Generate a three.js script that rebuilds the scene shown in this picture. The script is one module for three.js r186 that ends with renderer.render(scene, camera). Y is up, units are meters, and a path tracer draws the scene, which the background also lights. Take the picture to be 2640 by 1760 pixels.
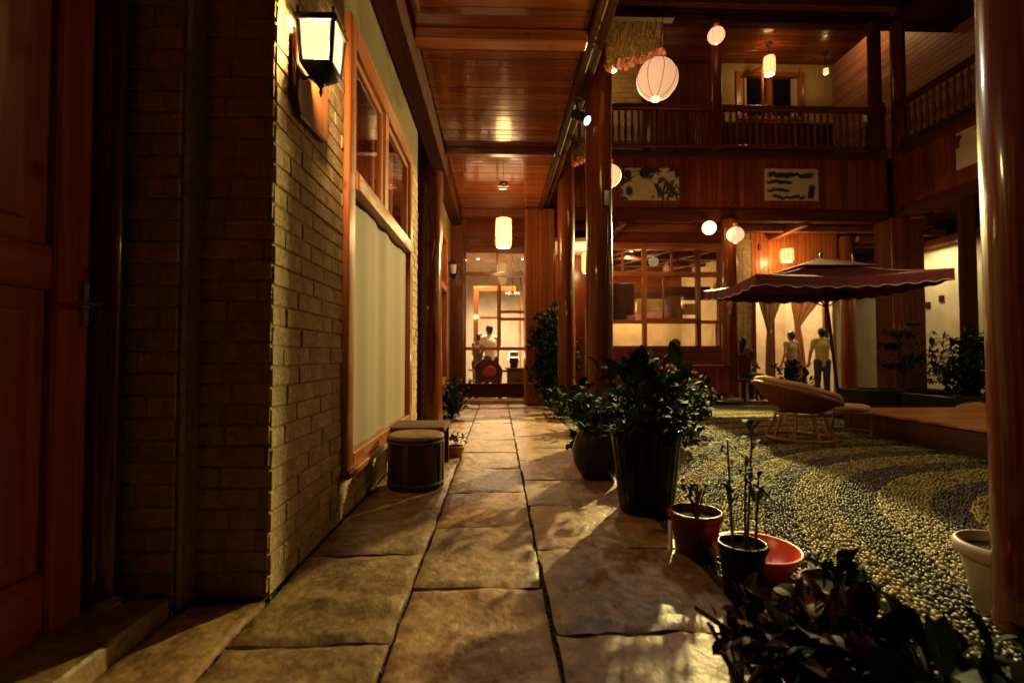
import * as THREE from 'three';
import { mergeGeometries } from 'three/addons/utils/BufferGeometryUtils.js';
import { MarchingCubes } from 'three/addons/objects/MarchingCubes.js';

// ---------------------------------------------------------------- camera, sky, exposure
const scene = new THREE.Scene();
const camera = new THREE.PerspectiveCamera(70.95, 1024 / 682, 0.05, 400);
const YAW = THREE.MathUtils.degToRad(1.67), PITCH = THREE.MathUtils.degToRad(1.62);
camera.position.set(0, 1, 0);
camera.lookAt(Math.sin(YAW) * Math.cos(PITCH), 1 + Math.sin(PITCH), -Math.cos(YAW) * Math.cos(PITCH));
camera.focus = 3.6; camera.userData.fStop = 1.6;
const renderer = new THREE.WebGLRenderer({ antialias: true });
renderer.setSize(1024, 682);
renderer.toneMapping = THREE.LinearToneMapping;
renderer.toneMappingExposure = 0.75;
renderer.shadowMap.enabled = true;
{ // night sky: nearly black, a trace of warm town glow
  const w = 16, h = 8, d = new Float32Array(w * h * 4);
  for (let i = 0; i < w * h; i++) d.set([0.0016, 0.0014, 0.0016, 1], i * 4);
  const t = new THREE.DataTexture(d, w, h, THREE.RGBAFormat, THREE.FloatType);
  t.mapping = THREE.EquirectangularReflectionMapping; t.magFilter = THREE.LinearFilter; t.needsUpdate = true;
  scene.background = t; scene.environment = t;
}
const WARM = [1, 0.60, 0.24], LANT = [1, 0.62, 0.27], FLOOD = [1, 0.80, 0.28], ROOM = [1, 0.70, 0.40];

// ---------------------------------------------------------------- helpers
let seed = 12345;
const rnd = () => { seed |= 0; seed = seed + 0x6D2B79F5 | 0; let t = Math.imul(seed ^ seed >>> 15, 1 | seed); t = t + Math.imul(t ^ t >>> 7, 61 | t) ^ t; return ((t ^ t >>> 14) >>> 0) / 4294967296; };
const rr = (a, b) => a + (b - a) * rnd();
const pick = a => a[Math.floor(rnd() * a.length) % a.length];
const clamp = (x, a, b) => Math.max(a, Math.min(b, x));
const sm = (a, b, x) => { const t = clamp((x - a) / (b - a), 0, 1); return t * t * (3 - 2 * t); };
const V = (x, y, z) => new THREE.Vector3(x, y, z);
const h2 = (x, y, s) => { let n = Math.imul(x, 374761393) + Math.imul(y, 668265263) + Math.imul(s, 974634777) | 0; n = Math.imul(n ^ n >>> 13, 1274126177); return ((n ^ n >>> 16) >>> 0) / 4294967296; };
function vn(x, y, px, py, s = 1) { // periodic value noise
  const xi = Math.floor(x), yi = Math.floor(y), fx = x - xi, fy = y - yi, u = fx * fx * (3 - 2 * fx), v = fy * fy * (3 - 2 * fy);
  const m = (a, p) => ((a % p) + p) % p, a = m(xi, px), b = m(xi + 1, px), c = m(yi, py), d = m(yi + 1, py);
  const p = h2(a, c, s), q = h2(b, c, s), r = h2(a, d, s), t = h2(b, d, s);
  return p + (q - p) * u + (r - p) * v + (p - q - r + t) * u * v;
}
function fbm(x, y, px, py, o = 4, s = 1) { let a = 0.5, t = 0, n = 0; for (let i = 0; i < o; i++) { t += a * vn(x, y, px, py, s + i * 17); n += a; a *= 0.55; x *= 2; y *= 2; px *= 2; py *= 2; } return t / n; }
function tex(w, h, fn, srgb, ru = 1, rv = 1) {
  const d = new Uint8Array(w * h * 4);
  for (let y = 0; y < h; y++) for (let x = 0; x < w; x++) { const c = fn(x / w, y / h); const i = (y * w + x) * 4; for (let k = 0; k < 3; k++) d[i + k] = clamp(Math.round((Array.isArray(c) ? c[k] : c) * 255), 0, 255); d[i + 3] = 255; }
  const t = new THREE.DataTexture(d, w, h); t.wrapS = t.wrapT = THREE.RepeatWrapping; t.magFilter = THREE.LinearFilter; t.minFilter = THREE.LinearFilter;
  if (srgb) t.colorSpace = THREE.SRGBColorSpace; t.repeat.set(ru, rv); t.needsUpdate = true; return t;
}
const taken = {};
function numbered(n) { if (!(n in taken)) { taken[n] = 0; return n; } taken[n]++; return n + '_' + String(taken[n]).padStart(3, '0'); }
function tag(o, label, category, group, kind) { if (label) o.userData.label = label; if (category) o.userData.category = category; if (group) o.userData.group = group; if (kind) o.userData.kind = kind; return o; }
function thing(name, label, category, pos = [0, 0, 0], turn = 0, group) { const o = new THREE.Group(); o.name = numbered(name); scene.add(o); o.position.set(...pos); o.rotation.y = turn; return tag(o, label, category, group); }
function part(name, geo, mat, parent = scene) { const m = new THREE.Mesh(geo, mat); m.name = parent === scene ? numbered(name) : name; m.castShadow = m.receiveShadow = true; parent.add(m); return m; }
const struct = (name, geo, mat) => { const m = part(name, geo, mat); m.userData.kind = 'structure'; return m; };
const dup = (o, pos, turn, label) => { const c = o.clone(); c.name = numbered(o.name.replace(/_\d{3}$/, '')); scene.add(c); c.position.set(...pos); if (turn !== undefined) c.rotation.y = turn; if (label) c.userData.label = label; return c; };
const ni = g => { const o = g.index ? g.toNonIndexed() : g; for (const k of Object.keys(o.attributes)) if (!['position', 'normal', 'uv'].includes(k)) o.deleteAttribute(k); return o; };
const merge = l => mergeGeometries(l.map(ni));
const mv = (g, x, y, z) => { g.translate(x, y, z); return g; };
const rot = (g, x, y, z) => { if (x) g.rotateX(x); if (y) g.rotateY(y); if (z) g.rotateZ(z); return g; };
function boxUV(g, axis, ou = 0, ov = 0) { // uv in metres, v along the grain axis
  const p = g.attributes.position, uv = new Float32Array(p.count * 2), a = V(), b = V(), c = V();
  for (let i = 0; i < p.count; i += 3) {
    a.fromBufferAttribute(p, i); b.fromBufferAttribute(p, i + 1); c.fromBufferAttribute(p, i + 2);
    const n = b.clone().sub(a).cross(c.clone().sub(a)), N = [Math.abs(n.x), Math.abs(n.y), Math.abs(n.z)], k = N.indexOf(Math.max(...N));
    const rest = [0, 1, 2].filter(q => q !== k); let [s, t] = rest; if (rest.includes(axis)) { t = axis; s = rest.find(q => q !== axis); }
    [a, b, c].forEach((q, j) => { const e = [q.x, q.y, q.z]; uv[(i + j) * 2] = e[s] + ou; uv[(i + j) * 2 + 1] = e[t] + ov; });
  }
  g.setAttribute('uv', new THREE.BufferAttribute(uv, 2)); return g;
}
function cbox(w, h, d, c = 0.006, jit = 0, axis) { // box with chamfered edges
  c = Math.min(c, w * 0.4, h * 0.4, d * 0.4);
  const J = {}; for (const x of [-1, 1]) for (const y of [-1, 1]) for (const z of [-1, 1]) J[[x, y, z]] = [rr(-jit, jit), rr(-jit, jit), rr(-jit, jit)];
  const S = [w / 2, h / 2, d / 2];
  const vt = (s, k) => s.map((q, i) => q * (i === k ? S[i] : S[i] - c) + J[s][i]);
  const polys = [], s2 = [-1, 1];
  for (let k = 0; k < 3; k++) { const [i, j] = [0, 1, 2].filter(q => q !== k);
    for (const s of s2) polys.push([[-1, -1], [1, -1], [1, 1], [-1, 1]].map(([a, b]) => { const v = [0, 0, 0]; v[k] = s; v[i] = a; v[j] = b; return vt(v, k); }));
    for (const a of s2) for (const b of s2) { const A = [0, 0, 0]; A[i] = a; A[j] = b; const B = [...A]; A[k] = -1; B[k] = 1; polys.push([vt(A, i), vt(B, i), vt(B, j), vt(A, j)]); } }
  for (const x of s2) for (const y of s2) for (const z of s2) polys.push([0, 1, 2].map(k => vt([x, y, z], k)));
  const pos = [];
  for (const q of polys) { const P = q.map(v => V(...v)), n = P[1].clone().sub(P[0]).cross(P[2].clone().sub(P[0])), ce = P.reduce((a, b) => a.add(b), V()); if (n.dot(ce) < 0) q.reverse(); for (let i = 1; i + 1 < q.length; i++) pos.push(...q[0], ...q[i], ...q[i + 1]); }
  const g = new THREE.BufferGeometry(); g.setAttribute('position', new THREE.Float32BufferAttribute(pos, 3)); g.computeVertexNormals();
  if (axis === undefined) axis = [w, h, d].indexOf(Math.max(w, h, d));
  return boxUV(g, axis, rr(0, 5), rr(0, 5));
}
// box between two corners
const bb = (x0, y0, z0, x1, y1, z1, c = 0.006, axis, jit = 0) => mv(cbox(Math.abs(x1 - x0), Math.abs(y1 - y0), Math.abs(z1 - z0), c, jit, axis), (x0 + x1) / 2, (y0 + y1) / 2, (z0 + z1) / 2);
function tube(pts, r, seg = 12, rad = 6) { return new THREE.TubeGeometry(new THREE.CatmullRomCurve3(pts.map(p => V(...p))), seg, r, rad); }
function rod(a, b, r0, r1 = r0, n = 8) { const A = V(...a), B = V(...b), d = B.clone().sub(A), g = new THREE.CylinderGeometry(r1, r0, d.length(), n, 1); g.applyQuaternion(new THREE.Quaternion().setFromUnitVectors(V(0, 1, 0), d.normalize())); g.translate((a[0] + b[0]) / 2, (a[1] + b[1]) / 2, (a[2] + b[2]) / 2); return g; }
const lathe = (pts, n = 32) => new THREE.LatheGeometry(pts.map(p => new THREE.Vector2(...p)), n);
function logGeo(r0, r1, h, wob, s) { // a slightly crooked peeled log
  const g = new THREE.CylinderGeometry(r1, r0, h, 40, 72, false), p = g.attributes.position, u = g.attributes.uv;
  for (let i = 0; i < p.count; i++) { const x = p.getX(i), y = p.getY(i), z = p.getZ(i), a = Math.atan2(z, x) / 6.2832 + 0.5, t = y / h + 0.5;
    const k = 1 + wob * (fbm(a * 5, t * h * 1.3, 5, 99, 4, s) - 0.5) * 2.6 + .06 * Math.pow(vn(a * 4, t * h * 1.6, 4, 99, s + 40), 7), dx = (vn(t * 2.3, 0.5, 50, 50, s + 5) - 0.5) * wob * r0 * 1.6;
    p.setXYZ(i, x * k + dx, y + h / 2, z * k); u.setXY(i, u.getX(i) * 6.28 * r0, u.getY(i) * h + s * 0.37); }
  g.computeVertexNormals(); return g;
}
const lin = (r, g, b) => new THREE.Color().setRGB(r, g, b);

// ---------------------------------------------------------------- textures
const woodFn = (u, v) => { const warp = fbm(u * 4, v * 2, 4, 2, 3, 7) * 0.5, s = fbm(u * 34 + warp * 4, v * 3, 34, 3, 4, 3), b = fbm(u * 5 + warp, v * 1, 5, 1, 3, 9);
  let k = 0; for (const [x, y, r] of [[.2, .3, .035], [.7, .62, .045], [.45, .85, .03], [.88, .15, .028]]) { const d = Math.hypot((u - x), (v - y) * 2.6) / r; k = Math.max(k, 1 - sm(0.4, 1.4, d)); }
  const t = 0.55 + 0.3 * (s - 0.5) * 2 + 0.3 * (b - 0.5) * 2; return clamp(t * (1 - 0.75 * k) + 0.18, 0, 1); };
const woodMap = tex(512, 512, (u, v) => { const t = woodFn(u, v); return [0.5 + 0.5 * t, 0.4 + 0.58 * t, 0.34 + 0.6 * t]; }, true, 1.7, 0.55);
const woodBump = tex(512, 512, (u, v) => woodFn(u, v), false, 1.7, 0.55);
const stoneH = (u, v) => { const w = fbm(u * 3, v * 3, 3, 3, 3, 5); return 0.4 * fbm(u * 5 + w, v * 12 + w * 3, 5, 12, 5, 21) + 0.4 * fbm(u * 26, v * 34, 26, 34, 4, 40) + 0.2 * Math.abs(fbm(u * 7 + w * 2, v * 9, 7, 9, 3, 61) - 0.5) * 2; };
const stoneMap = tex(1024, 1024, (u, v) => { const a = fbm(u * 4, v * 4, 4, 4, 5, 31), b = fbm(u * 11, v * 11, 11, 11, 4, 77), c = fbm(u * 60, v * 60, 60, 60, 2, 99), hgt = stoneH(u, v), t = 0.70 + 0.22 * (a - 0.5) + 0.28 * (b - 0.5) + 0.36 * (c - 0.5) + 0.4 * (hgt - 0.45) - 0.2 * sm(.62, .75, fbm(u * 6, v * 6, 6, 6, 5, 88)); const warm = sm(0.35, 0.7, fbm(u * 3 + 1, v * 3, 3, 3, 3, 55)); return [t + 0.16, t + 0.05 + 0.03 * warm, t - 0.04 - 0.07 * warm]; }, true, 0.65, 0.65);
const stoneBump = tex(1024, 1024, stoneH, false, 0.65, 0.65);
const gritH = (u, v) => 0.6 * fbm(u * 18, v * 18, 18, 18, 4, 15) + 0.4 * fbm(u * 70, v * 70, 70, 70, 2, 29);
const gritMap = tex(512, 512, (u, v) => { const t = 0.76 + 0.55 * (gritH(u, v) - 0.5) + 0.3 * (fbm(u * 4, v * 4, 4, 4, 3, 8) - 0.5); return [t + 0.2, t + 0.16, t + 0.08]; }, true, 2.2, 2.2);
const gritBump = tex(512, 512, gritH, false, 2.2, 2.2);
const plasterBump = tex(512, 512, (u, v) => 0.5 * fbm(u * 8, v * 8, 8, 8, 5, 3) + 0.5 * fbm(u * 50, v * 50, 50, 50, 2, 4), false, 0.8, 0.8);
const plasterMap = tex(512, 512, (u, v) => { const t = 0.86 + 0.16 * (fbm(u * 3, v * 5, 3, 5, 5, 13) - 0.5) * 2; return [t, t * 0.985, t * 0.95]; }, true, 0.5, 0.5);
const weave = (u, v) => 0.5 + 0.25 * Math.sin(u * 6.2832 * 40) * (Math.sin(v * 6.2832 * 40) > 0 ? 1 : -1) + 0.25 * (fbm(u * 30, v * 30, 30, 30, 2, 6) - 0.5);
const weaveBump = tex(256, 256, weave, false, 4, 4);
const wickH = (u, v) => { const x = u * 24, y = v * 24, a = Math.abs(Math.sin(x * Math.PI)), b = Math.abs(Math.sin(y * Math.PI)); return ((Math.floor(x) + Math.floor(y)) % 2 ? a : b); };
const wickBump = tex(256, 256, wickH, false, 3, 3);
const wickMap = tex(256, 256, (u, v) => { const t = 0.35 + 0.6 * wickH(u, v); return [t, t * 0.8, t * 0.55]; }, true, 3, 3);
const strawH = (u, v) => { const w = fbm(u * 5, v * 5, 5, 5, 2, 4); return fbm(u * 60 + w * 6, v * 12 + w * 6, 60, 12, 3, 8); };
const strawMap = tex(256, 256, (u, v) => { const t = 0.2 + 0.75 * strawH(u, v); return [t + 0.08, t, t * 0.7]; }, true, 2, 2);
const leafMap = tex(128, 256, (u, v) => { const d = Math.abs(u - 0.5) * 2, rib = 1 - sm(0.0, 0.07, d), side = 1 - sm(0.0, 0.25, Math.abs(((v * 9 - d * 1.6) % 1 + 1) % 1 - 0.5) * 2); const t = 0.62 + 0.3 * rib + 0.16 * side + 0.3 * (fbm(u * 6, v * 9, 6, 9, 3, 3) - 0.5); return [t, t, t * 0.9]; }, true);

const scuff = tex(256, 256, (u, v) => 0.45 + 0.9 * sm(.35, .75, fbm(u * 6, v * 3, 6, 3, 5, 91)), false, 1.3, .6);
// ---------------------------------------------------------------- materials
const std = o => new THREE.MeshStandardMaterial(o);
const wood = (r, g, b, rough = 0.36, bump = 0.0025) => new THREE.MeshPhysicalMaterial({ specularIntensity: .3, color: lin(r, g, b), map: woodMap, bumpMap: woodBump, bumpScale: bump, roughness: rough });
const lacq = (r, g, b, rough = 0.2, bump = 0.0018, coat = .6) => new THREE.MeshPhysicalMaterial({ color: lin(r, g, b), map: woodMap, bumpMap: woodBump, bumpScale: bump, roughness: rough + 0.25, specularIntensity: .12, clearcoat: coat, clearcoatRoughness: rough * 1.3, clearcoatRoughnessMap: scuff });
const M = {
  plank: [lacq(.18, .052, .013, .07, .00025), lacq(.205, .06, .015, .08, .00025), lacq(.155, .044, .011, .07, .00025), lacq(.22, .065, .017, .09, .00025)],
  column: lacq(.12, .028, .008, .08, .003, .9), beam: lacq(.16, .048, .017, .25), beamDark: new THREE.MeshPhysicalMaterial({ color: lin(.065, .02, .008), map: woodMap, bumpMap: woodBump, bumpScale: .003, roughness: .75, specularIntensity: .08 }),
  plankBoard: [lacq(.20, .058, .016, .14, .0008), lacq(.225, .066, .018, .15, .0008), lacq(.18, .05, .014, .14, .0008)], frame: lacq(.36, .115, .028, .24), board: [lacq(.16, .040, .012, .1, .0005), lacq(.185, .047, .014, .1, .0005), lacq(.135, .034, .011, .11, .0005)],
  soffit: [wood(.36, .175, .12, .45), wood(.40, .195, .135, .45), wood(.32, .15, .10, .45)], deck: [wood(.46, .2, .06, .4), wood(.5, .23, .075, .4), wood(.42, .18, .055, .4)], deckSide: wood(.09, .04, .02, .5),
  door: wood(.42, .10, .024, .4, .003), baluster: lacq(.10, .028, .012, .25), plaque: wood(.24, .10, .035, .5), bark: wood(.13, .075, .04, .7, .01), barkTop: wood(.27, .17, .08, .6, .006), bark2: wood(.07, .04, .024, .7, .01),
  brick: [[.40, .30, .16], [.43, .325, .175], [.37, .28, .15], [.41, .31, .165], [.36, .27, .145]].map(c => std({ color: lin(...c), map: gritMap, bumpMap: gritBump, bumpScale: .009, roughness: .9 })),
  mortar: std({ color: lin(.27, .215, .11), map: gritMap, bumpMap: gritBump, bumpScale: .006, roughness: .95 }),
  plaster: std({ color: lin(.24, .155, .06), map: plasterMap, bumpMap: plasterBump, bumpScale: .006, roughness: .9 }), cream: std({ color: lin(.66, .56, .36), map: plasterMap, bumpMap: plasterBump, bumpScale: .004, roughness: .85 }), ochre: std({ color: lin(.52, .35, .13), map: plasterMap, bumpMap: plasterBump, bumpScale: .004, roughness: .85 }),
  white: std({ color: lin(.74, .66, .55), map: plasterMap, bumpMap: plasterBump, bumpScale: .003, roughness: .85 }),
  stone: [[.40, .30, .19], [.46, .34, .21], [.34, .26, .185], [.42, .295, .175], [.37, .30, .21]].map(c => std({ color: lin(...c), map: stoneMap, bumpMap: stoneBump, bumpScale: .014, roughness: .5 })),
  earth: std({ color: lin(.035, .026, .016), map: gritMap, bumpMap: gritBump, bumpScale: .02, roughness: .9 }), mortarYard: std({ color: lin(.075, .062, .026), map: gritMap, bumpMap: gritBump, bumpScale: .012, roughness: .85 }), joint: std({ color: lin(.05, .036, .02), map: gritMap, bumpMap: gritBump, bumpScale: .02, roughness: .9 }),
  iron: std({ color: lin(.018, .016, .015), roughness: .42, metalness: .6 }), black: std({ color: lin(.012, .012, .014), roughness: .28 }), steel: std({ color: lin(.6, .58, .55), roughness: .25, metalness: 1 }),
  glass: new THREE.MeshPhysicalMaterial({ color: lin(.95, .95, .93), transmission: 1, thickness: 0, roughness: .03, ior: 1.5 }),
  blind: std({ color: lin(.21, .155, .105), bumpMap: weaveBump, bumpScale: .0008, roughness: .8 }), redCloth: std({ color: lin(.36, .035, .02), bumpMap: weaveBump, bumpScale: .001, roughness: .75 }), winecloth: std({ color: lin(.16, .012, .016), bumpMap: weaveBump, bumpScale: .001, roughness: .45 }),
  canopy: std({ color: lin(.10, .009, .02), bumpMap: weaveBump, bumpScale: .001, roughness: .8, side: THREE.DoubleSide }), piping: std({ color: lin(.6, .5, .45), roughness: .7 }), cushion: std({ color: lin(.62, .44, .24), bumpMap: weaveBump, bumpScale: .002, roughness: .85 }),
  wicker: std({ color: lin(.34, .13, .035), map: wickMap, bumpMap: wickBump, bumpScale: .006, roughness: .45 }), cane: wood(.42, .2, .08, .35), straw: std({ color: lin(.66, .49, .25), map: strawMap, roughness: .9 }), pinkFringe: std({ color: lin(.62, .2, .13), roughness: .8, side: THREE.DoubleSide }),
  potBlack: new THREE.MeshPhysicalMaterial({ color: lin(.004, .0038, .0045), roughness: .22, specularIntensity: .25 }), potRed: std({ color: lin(.10, .008, .006), roughness: .3 }), basin: std({ color: lin(.68, .065, .014), roughness: .32 }), potCream: std({ color: lin(.44, .37, .25), roughness: .5 }), potWhite: std({ color: lin(.8, .77, .68), roughness: .5 }), urn: new THREE.MeshPhysicalMaterial({ color: lin(.022, .016, .012), roughness: .3, specularIntensity: .5 }), terra: std({ color: lin(.32, .09, .04), roughness: .7 }), soil: std({ color: lin(.022, .015, .01), map: gritMap, bumpMap: gritBump, bumpScale: .02, roughness: 1 }),
  leaf: [[.030, .075, .016], [.042, .095, .02], [.022, .055, .016], [.06, .11, .02]].map(c => new THREE.MeshPhysicalMaterial({ color: lin(...c), map: leafMap, roughness: .65, side: THREE.DoubleSide, specularIntensity: .14 })), leafRed: [[.11, .022, .013], [.075, .026, .012], [.055, .012, .011]].map(c => new THREE.MeshPhysicalMaterial({ color: lin(...c), map: leafMap, roughness: .65, specularIntensity: .18, side: THREE.DoubleSide })), leafPale: [[.16, .17, .035], [.22, .19, .05]].map(c => std({ color: lin(...c), map: leafMap, roughness: .4, side: THREE.DoubleSide })),
  stem: std({ color: lin(.07, .055, .02), roughness: .5 }), stemRed: std({ color: lin(.28, .06, .035), roughness: .45 }), bamboo: std({ color: lin(.09, .07, .02), roughness: .4 }),
  skin: std({ color: lin(.42, .23, .14), roughness: .6 }), hair: std({ color: lin(.012, .009, .008), roughness: .4 }),
};
M.plank.forEach(m => { m.roughness = .13; m.specularIntensity = 1; m.clearcoat = 1; });
const glow = (c, k) => std({ color: lin(.8, .7, .55), emissive: lin(...c), emissiveIntensity: k, roughness: .8 });
function lamp(parent, pos, color, cd, r = 2) { const l = new THREE.PointLight(new THREE.Color().setRGB(...color), cd); l.position.set(...pos); l.shadow.radius = r; l.castShadow = true; parent.add(l); return l; }

// ---------------------------------------------------------------- ground, path, courtyard
{
  const base = struct('ground', ni(rot(new THREE.PlaneGeometry(120, 120), -Math.PI / 2)), M.earth); base.position.y = -0.09;
  boxUV(base.geometry, 2);
  const path = struct('path', boxUV(ni(bb(-1.62, -0.08, 1.5, 1.02, -0.018, -9.9)), 2), M.joint);
  // slabs: [x0, x1, z list]
  const cols = [[-.362, .188, [.9, .1, -.75, -1.33, -2.09, -2.82, -3.53, -4.27, -4.95, -5.7, -6.35, -7.1, -7.8, -8.55, -9.2, -9.78]], [-.93, -.378, [.8, 0, -.9, -1.70, -2.44, -3.15, -3.72, -4.45, -5.1, -5.9, -6.6, -7.3, -8.1, -8.8, -9.78]],
    [.208, .955, [.9, .15, -.62, -1.06, -1.735, -2.49, -3.22, -3.87, -4.6, -5.2, -5.95, -6.7, -7.5, -8.2, -8.9, -9.78]], [-1.24, -.945, [.8, -.4, -1.2, -1.99]]];
  for (const [x0, x1, zs] of cols) for (let i = 0; i + 1 < zs.length; i++) {
    const z0 = zs[i] - .009, z1 = zs[i + 1] + .009, near = z1 > -5, nx = near ? 20 : 8, nz = near ? 24 : 8, w = x1 - x0, d = z0 - z1, g = new THREE.BoxGeometry(w, .09, d, nx, 1, nz), p = g.attributes.position, s = rr(0, 90), tilt = rr(-.006, .006), lift = rr(-.005, .005);
    for (let k = 0; k < p.count; k++) { let x = p.getX(k), y = p.getY(k), z = p.getZ(k); const e = Math.min(w / 2 - Math.abs(x), d / 2 - Math.abs(z));
      if (y > 0) { const n = fbm(x * 5 + s, z * 7 + s, 999, 999, 4, 3); y += (n - .5) * .022 + (vn(x * 23 + s, z * 31 + s, 999, 999, 8) - .5) * (x0 > .2 && zs[i] > -1.8 ? .014 : .006) + tilt * x / w + lift - (e < .012 ? .007 : 0); }
      if (e < .012) { x += (vn(z * 9 + s, x * 9, 999, 999, 4) - .5) * .02; z += (vn(x * 9 + s, z * 9 + 5, 999, 999, 6) - .5) * .02; }
      p.setXYZ(k, x, y, z); }
    const q = ni(g); q.computeVertexNormals && g.computeVertexNormals(); const gg = ni(g); boxUV(gg, 0, rr(0, 9), rr(0, 9));
    const m = part('slab', gg, pick(M.stone), path); m.position.set((x0 + x1) / 2, -.042, (z0 + z1) / 2);
  }
  const yard = struct('courtyard_ground', bb(.98, -.085, 1, 11, -.030, -9.75, .004, 2), M.mortarYard);
  // pebble rows: pale bands between dark ones, edged by rows of longer pale pebbles
  const proto = [0, 1, 2, 3].map(k => { const g = new THREE.IcosahedronGeometry(1, 1), p = g.attributes.position; for (let i = 0; i < p.count; i++) { const v = V().fromBufferAttribute(p, i), n = 1 + .22 * (vn(v.x * 1.5 + k * 9 + 5, v.y * 1.5 + v.z + 7, 99, 99, k) - .5); p.setXYZ(i, v.x * n, v.y * n, v.z * n); } g.computeVertexNormals(); const n = g.attributes.normal; for (let i = 0; i < p.count; i++) { const v = V().fromBufferAttribute(p, i).normalize(); n.setXYZ(i, v.x, v.y, v.z); } const o = ni(g); return o; });
  const list = [], P = V();
  // concentric bands round a centre near the right front of the yard
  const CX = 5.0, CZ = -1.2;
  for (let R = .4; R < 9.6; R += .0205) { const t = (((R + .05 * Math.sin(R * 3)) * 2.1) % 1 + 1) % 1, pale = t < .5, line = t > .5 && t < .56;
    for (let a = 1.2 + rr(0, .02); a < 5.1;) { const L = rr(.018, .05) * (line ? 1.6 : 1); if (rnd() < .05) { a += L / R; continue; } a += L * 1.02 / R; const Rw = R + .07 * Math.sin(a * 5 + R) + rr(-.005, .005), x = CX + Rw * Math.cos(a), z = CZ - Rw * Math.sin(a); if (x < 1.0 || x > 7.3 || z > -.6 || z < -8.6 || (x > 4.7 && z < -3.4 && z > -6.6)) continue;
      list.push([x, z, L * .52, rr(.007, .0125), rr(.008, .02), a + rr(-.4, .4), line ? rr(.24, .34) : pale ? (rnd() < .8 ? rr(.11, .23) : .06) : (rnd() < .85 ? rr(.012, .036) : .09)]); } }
  camera.updateMatrixWorld(); camera.updateProjectionMatrix();
  list.forEach(q => { P.set(q[0], 0, q[1]).project(camera); q.vis = Math.abs(P.x) < 1 && Math.abs(P.y) < 1 && P.z < 1; q.d = Math.hypot(q[0], 1, q[1]) / (q[2] * 20); });
  list.sort((a, b) => (b.vis - a.vis) || a.d - b.d);
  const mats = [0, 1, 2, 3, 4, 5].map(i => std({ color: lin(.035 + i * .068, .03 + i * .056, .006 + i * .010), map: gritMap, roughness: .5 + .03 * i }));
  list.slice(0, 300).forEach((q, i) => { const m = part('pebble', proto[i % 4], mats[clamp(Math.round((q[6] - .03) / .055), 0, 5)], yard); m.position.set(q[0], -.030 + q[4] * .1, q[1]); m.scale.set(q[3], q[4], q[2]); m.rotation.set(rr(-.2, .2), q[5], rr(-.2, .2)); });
  { const N = 2600, gi = new THREE.InstancedMesh(proto[1], std({ color: lin(1, 1, 1), map: gritMap, roughness: .8 }), N), o = new THREE.Object3D(); for (let i = 0; i < N; i++) { const along = rnd() < .6, z = -1 - 6 * rnd() * rnd() * 1.3, x = along ? pick([-.37, .198, -.938]) + rr(-.022, .022) : rr(-.93, .95), rz = along ? z : pick([-2.09, -2.82, -3.53, -1.7, -2.44, -3.15, -1.735, -2.49, -3.22]) + rr(-.015, .015), k = rr(.002, .007); o.position.set(x, -.016 + k * .4, rz); o.scale.set(k, k * .7, k * rr(.8, 1.4)); o.rotation.set(0, rr(0, 6), 0); o.updateMatrix(); gi.setMatrixAt(i, o.matrix); const c = rr(.03, .2); gi.setColorAt(i, rnd() < .25 ? lin(c * .45, c * .6, c * .2) : lin(c, c * .75, c * .45)); } gi.name = 'joint_grit'; gi.userData.kind = 'stuff'; path.add(gi); }
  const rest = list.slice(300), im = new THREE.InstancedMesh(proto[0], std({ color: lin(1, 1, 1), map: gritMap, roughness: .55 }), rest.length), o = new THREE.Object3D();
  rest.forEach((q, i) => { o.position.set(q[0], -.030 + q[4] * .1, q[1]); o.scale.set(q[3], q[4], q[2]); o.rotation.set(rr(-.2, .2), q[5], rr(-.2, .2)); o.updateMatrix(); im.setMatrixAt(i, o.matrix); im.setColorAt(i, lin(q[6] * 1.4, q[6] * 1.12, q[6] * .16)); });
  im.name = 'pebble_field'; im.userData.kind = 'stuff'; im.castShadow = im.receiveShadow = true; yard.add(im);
}

// ---------------------------------------------------------------- left brick wall with the tall window
const brickGeo = [0, 1, 2, 3, 4, 5].map(() => cbox(.09, .078, .286, .004, .0015, 2));
function brickFace(parent, { z0, z1, x, y0, y1, dir = 'z', hole, lenMin = .014, mats = M.brick }) { // bricks laid along z (facing +x) or along x (facing +z)
  const ch = .0863, L = .295; let row = 0;
  for (let y = y0; y < y1 - .03; y += ch, row++) {
    let a = z0 - (row % 2 ? L / 2 : 0) - .02 * ((row * 7) % 3);
    while (a < z1) {
      let s = Math.max(a, z0), e = Math.min(a + L, z1); a += L; const yc = y + ch / 2, segs = [];
      if (hole && yc > hole[2] && yc < hole[3] && e > hole[0] && s < hole[1]) { if (s < hole[0]) segs.push([s, hole[0]]); if (e > hole[1]) segs.push([hole[1], e]); } else segs.push([s, e]);
      for (const [p, q] of segs) { if (q - p < lenMin) continue; const m = part('brick', pick(brickGeo), pick(mats), parent), c = (p + q) / 2, len = q - p - .008;
        if (dir === 'z') m.position.set(x - .045 + rr(-.0035, .0035), yc, -c); else { m.position.set(c, yc, x - .045 + rr(-.004, .004)); m.rotation.y = Math.PI / 2; }
        m.scale.set(1, 1, len / .286); m.rotation.x = dir === 'z' ? rr(-.006, .006) : 0; }
    }
  }
}
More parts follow.
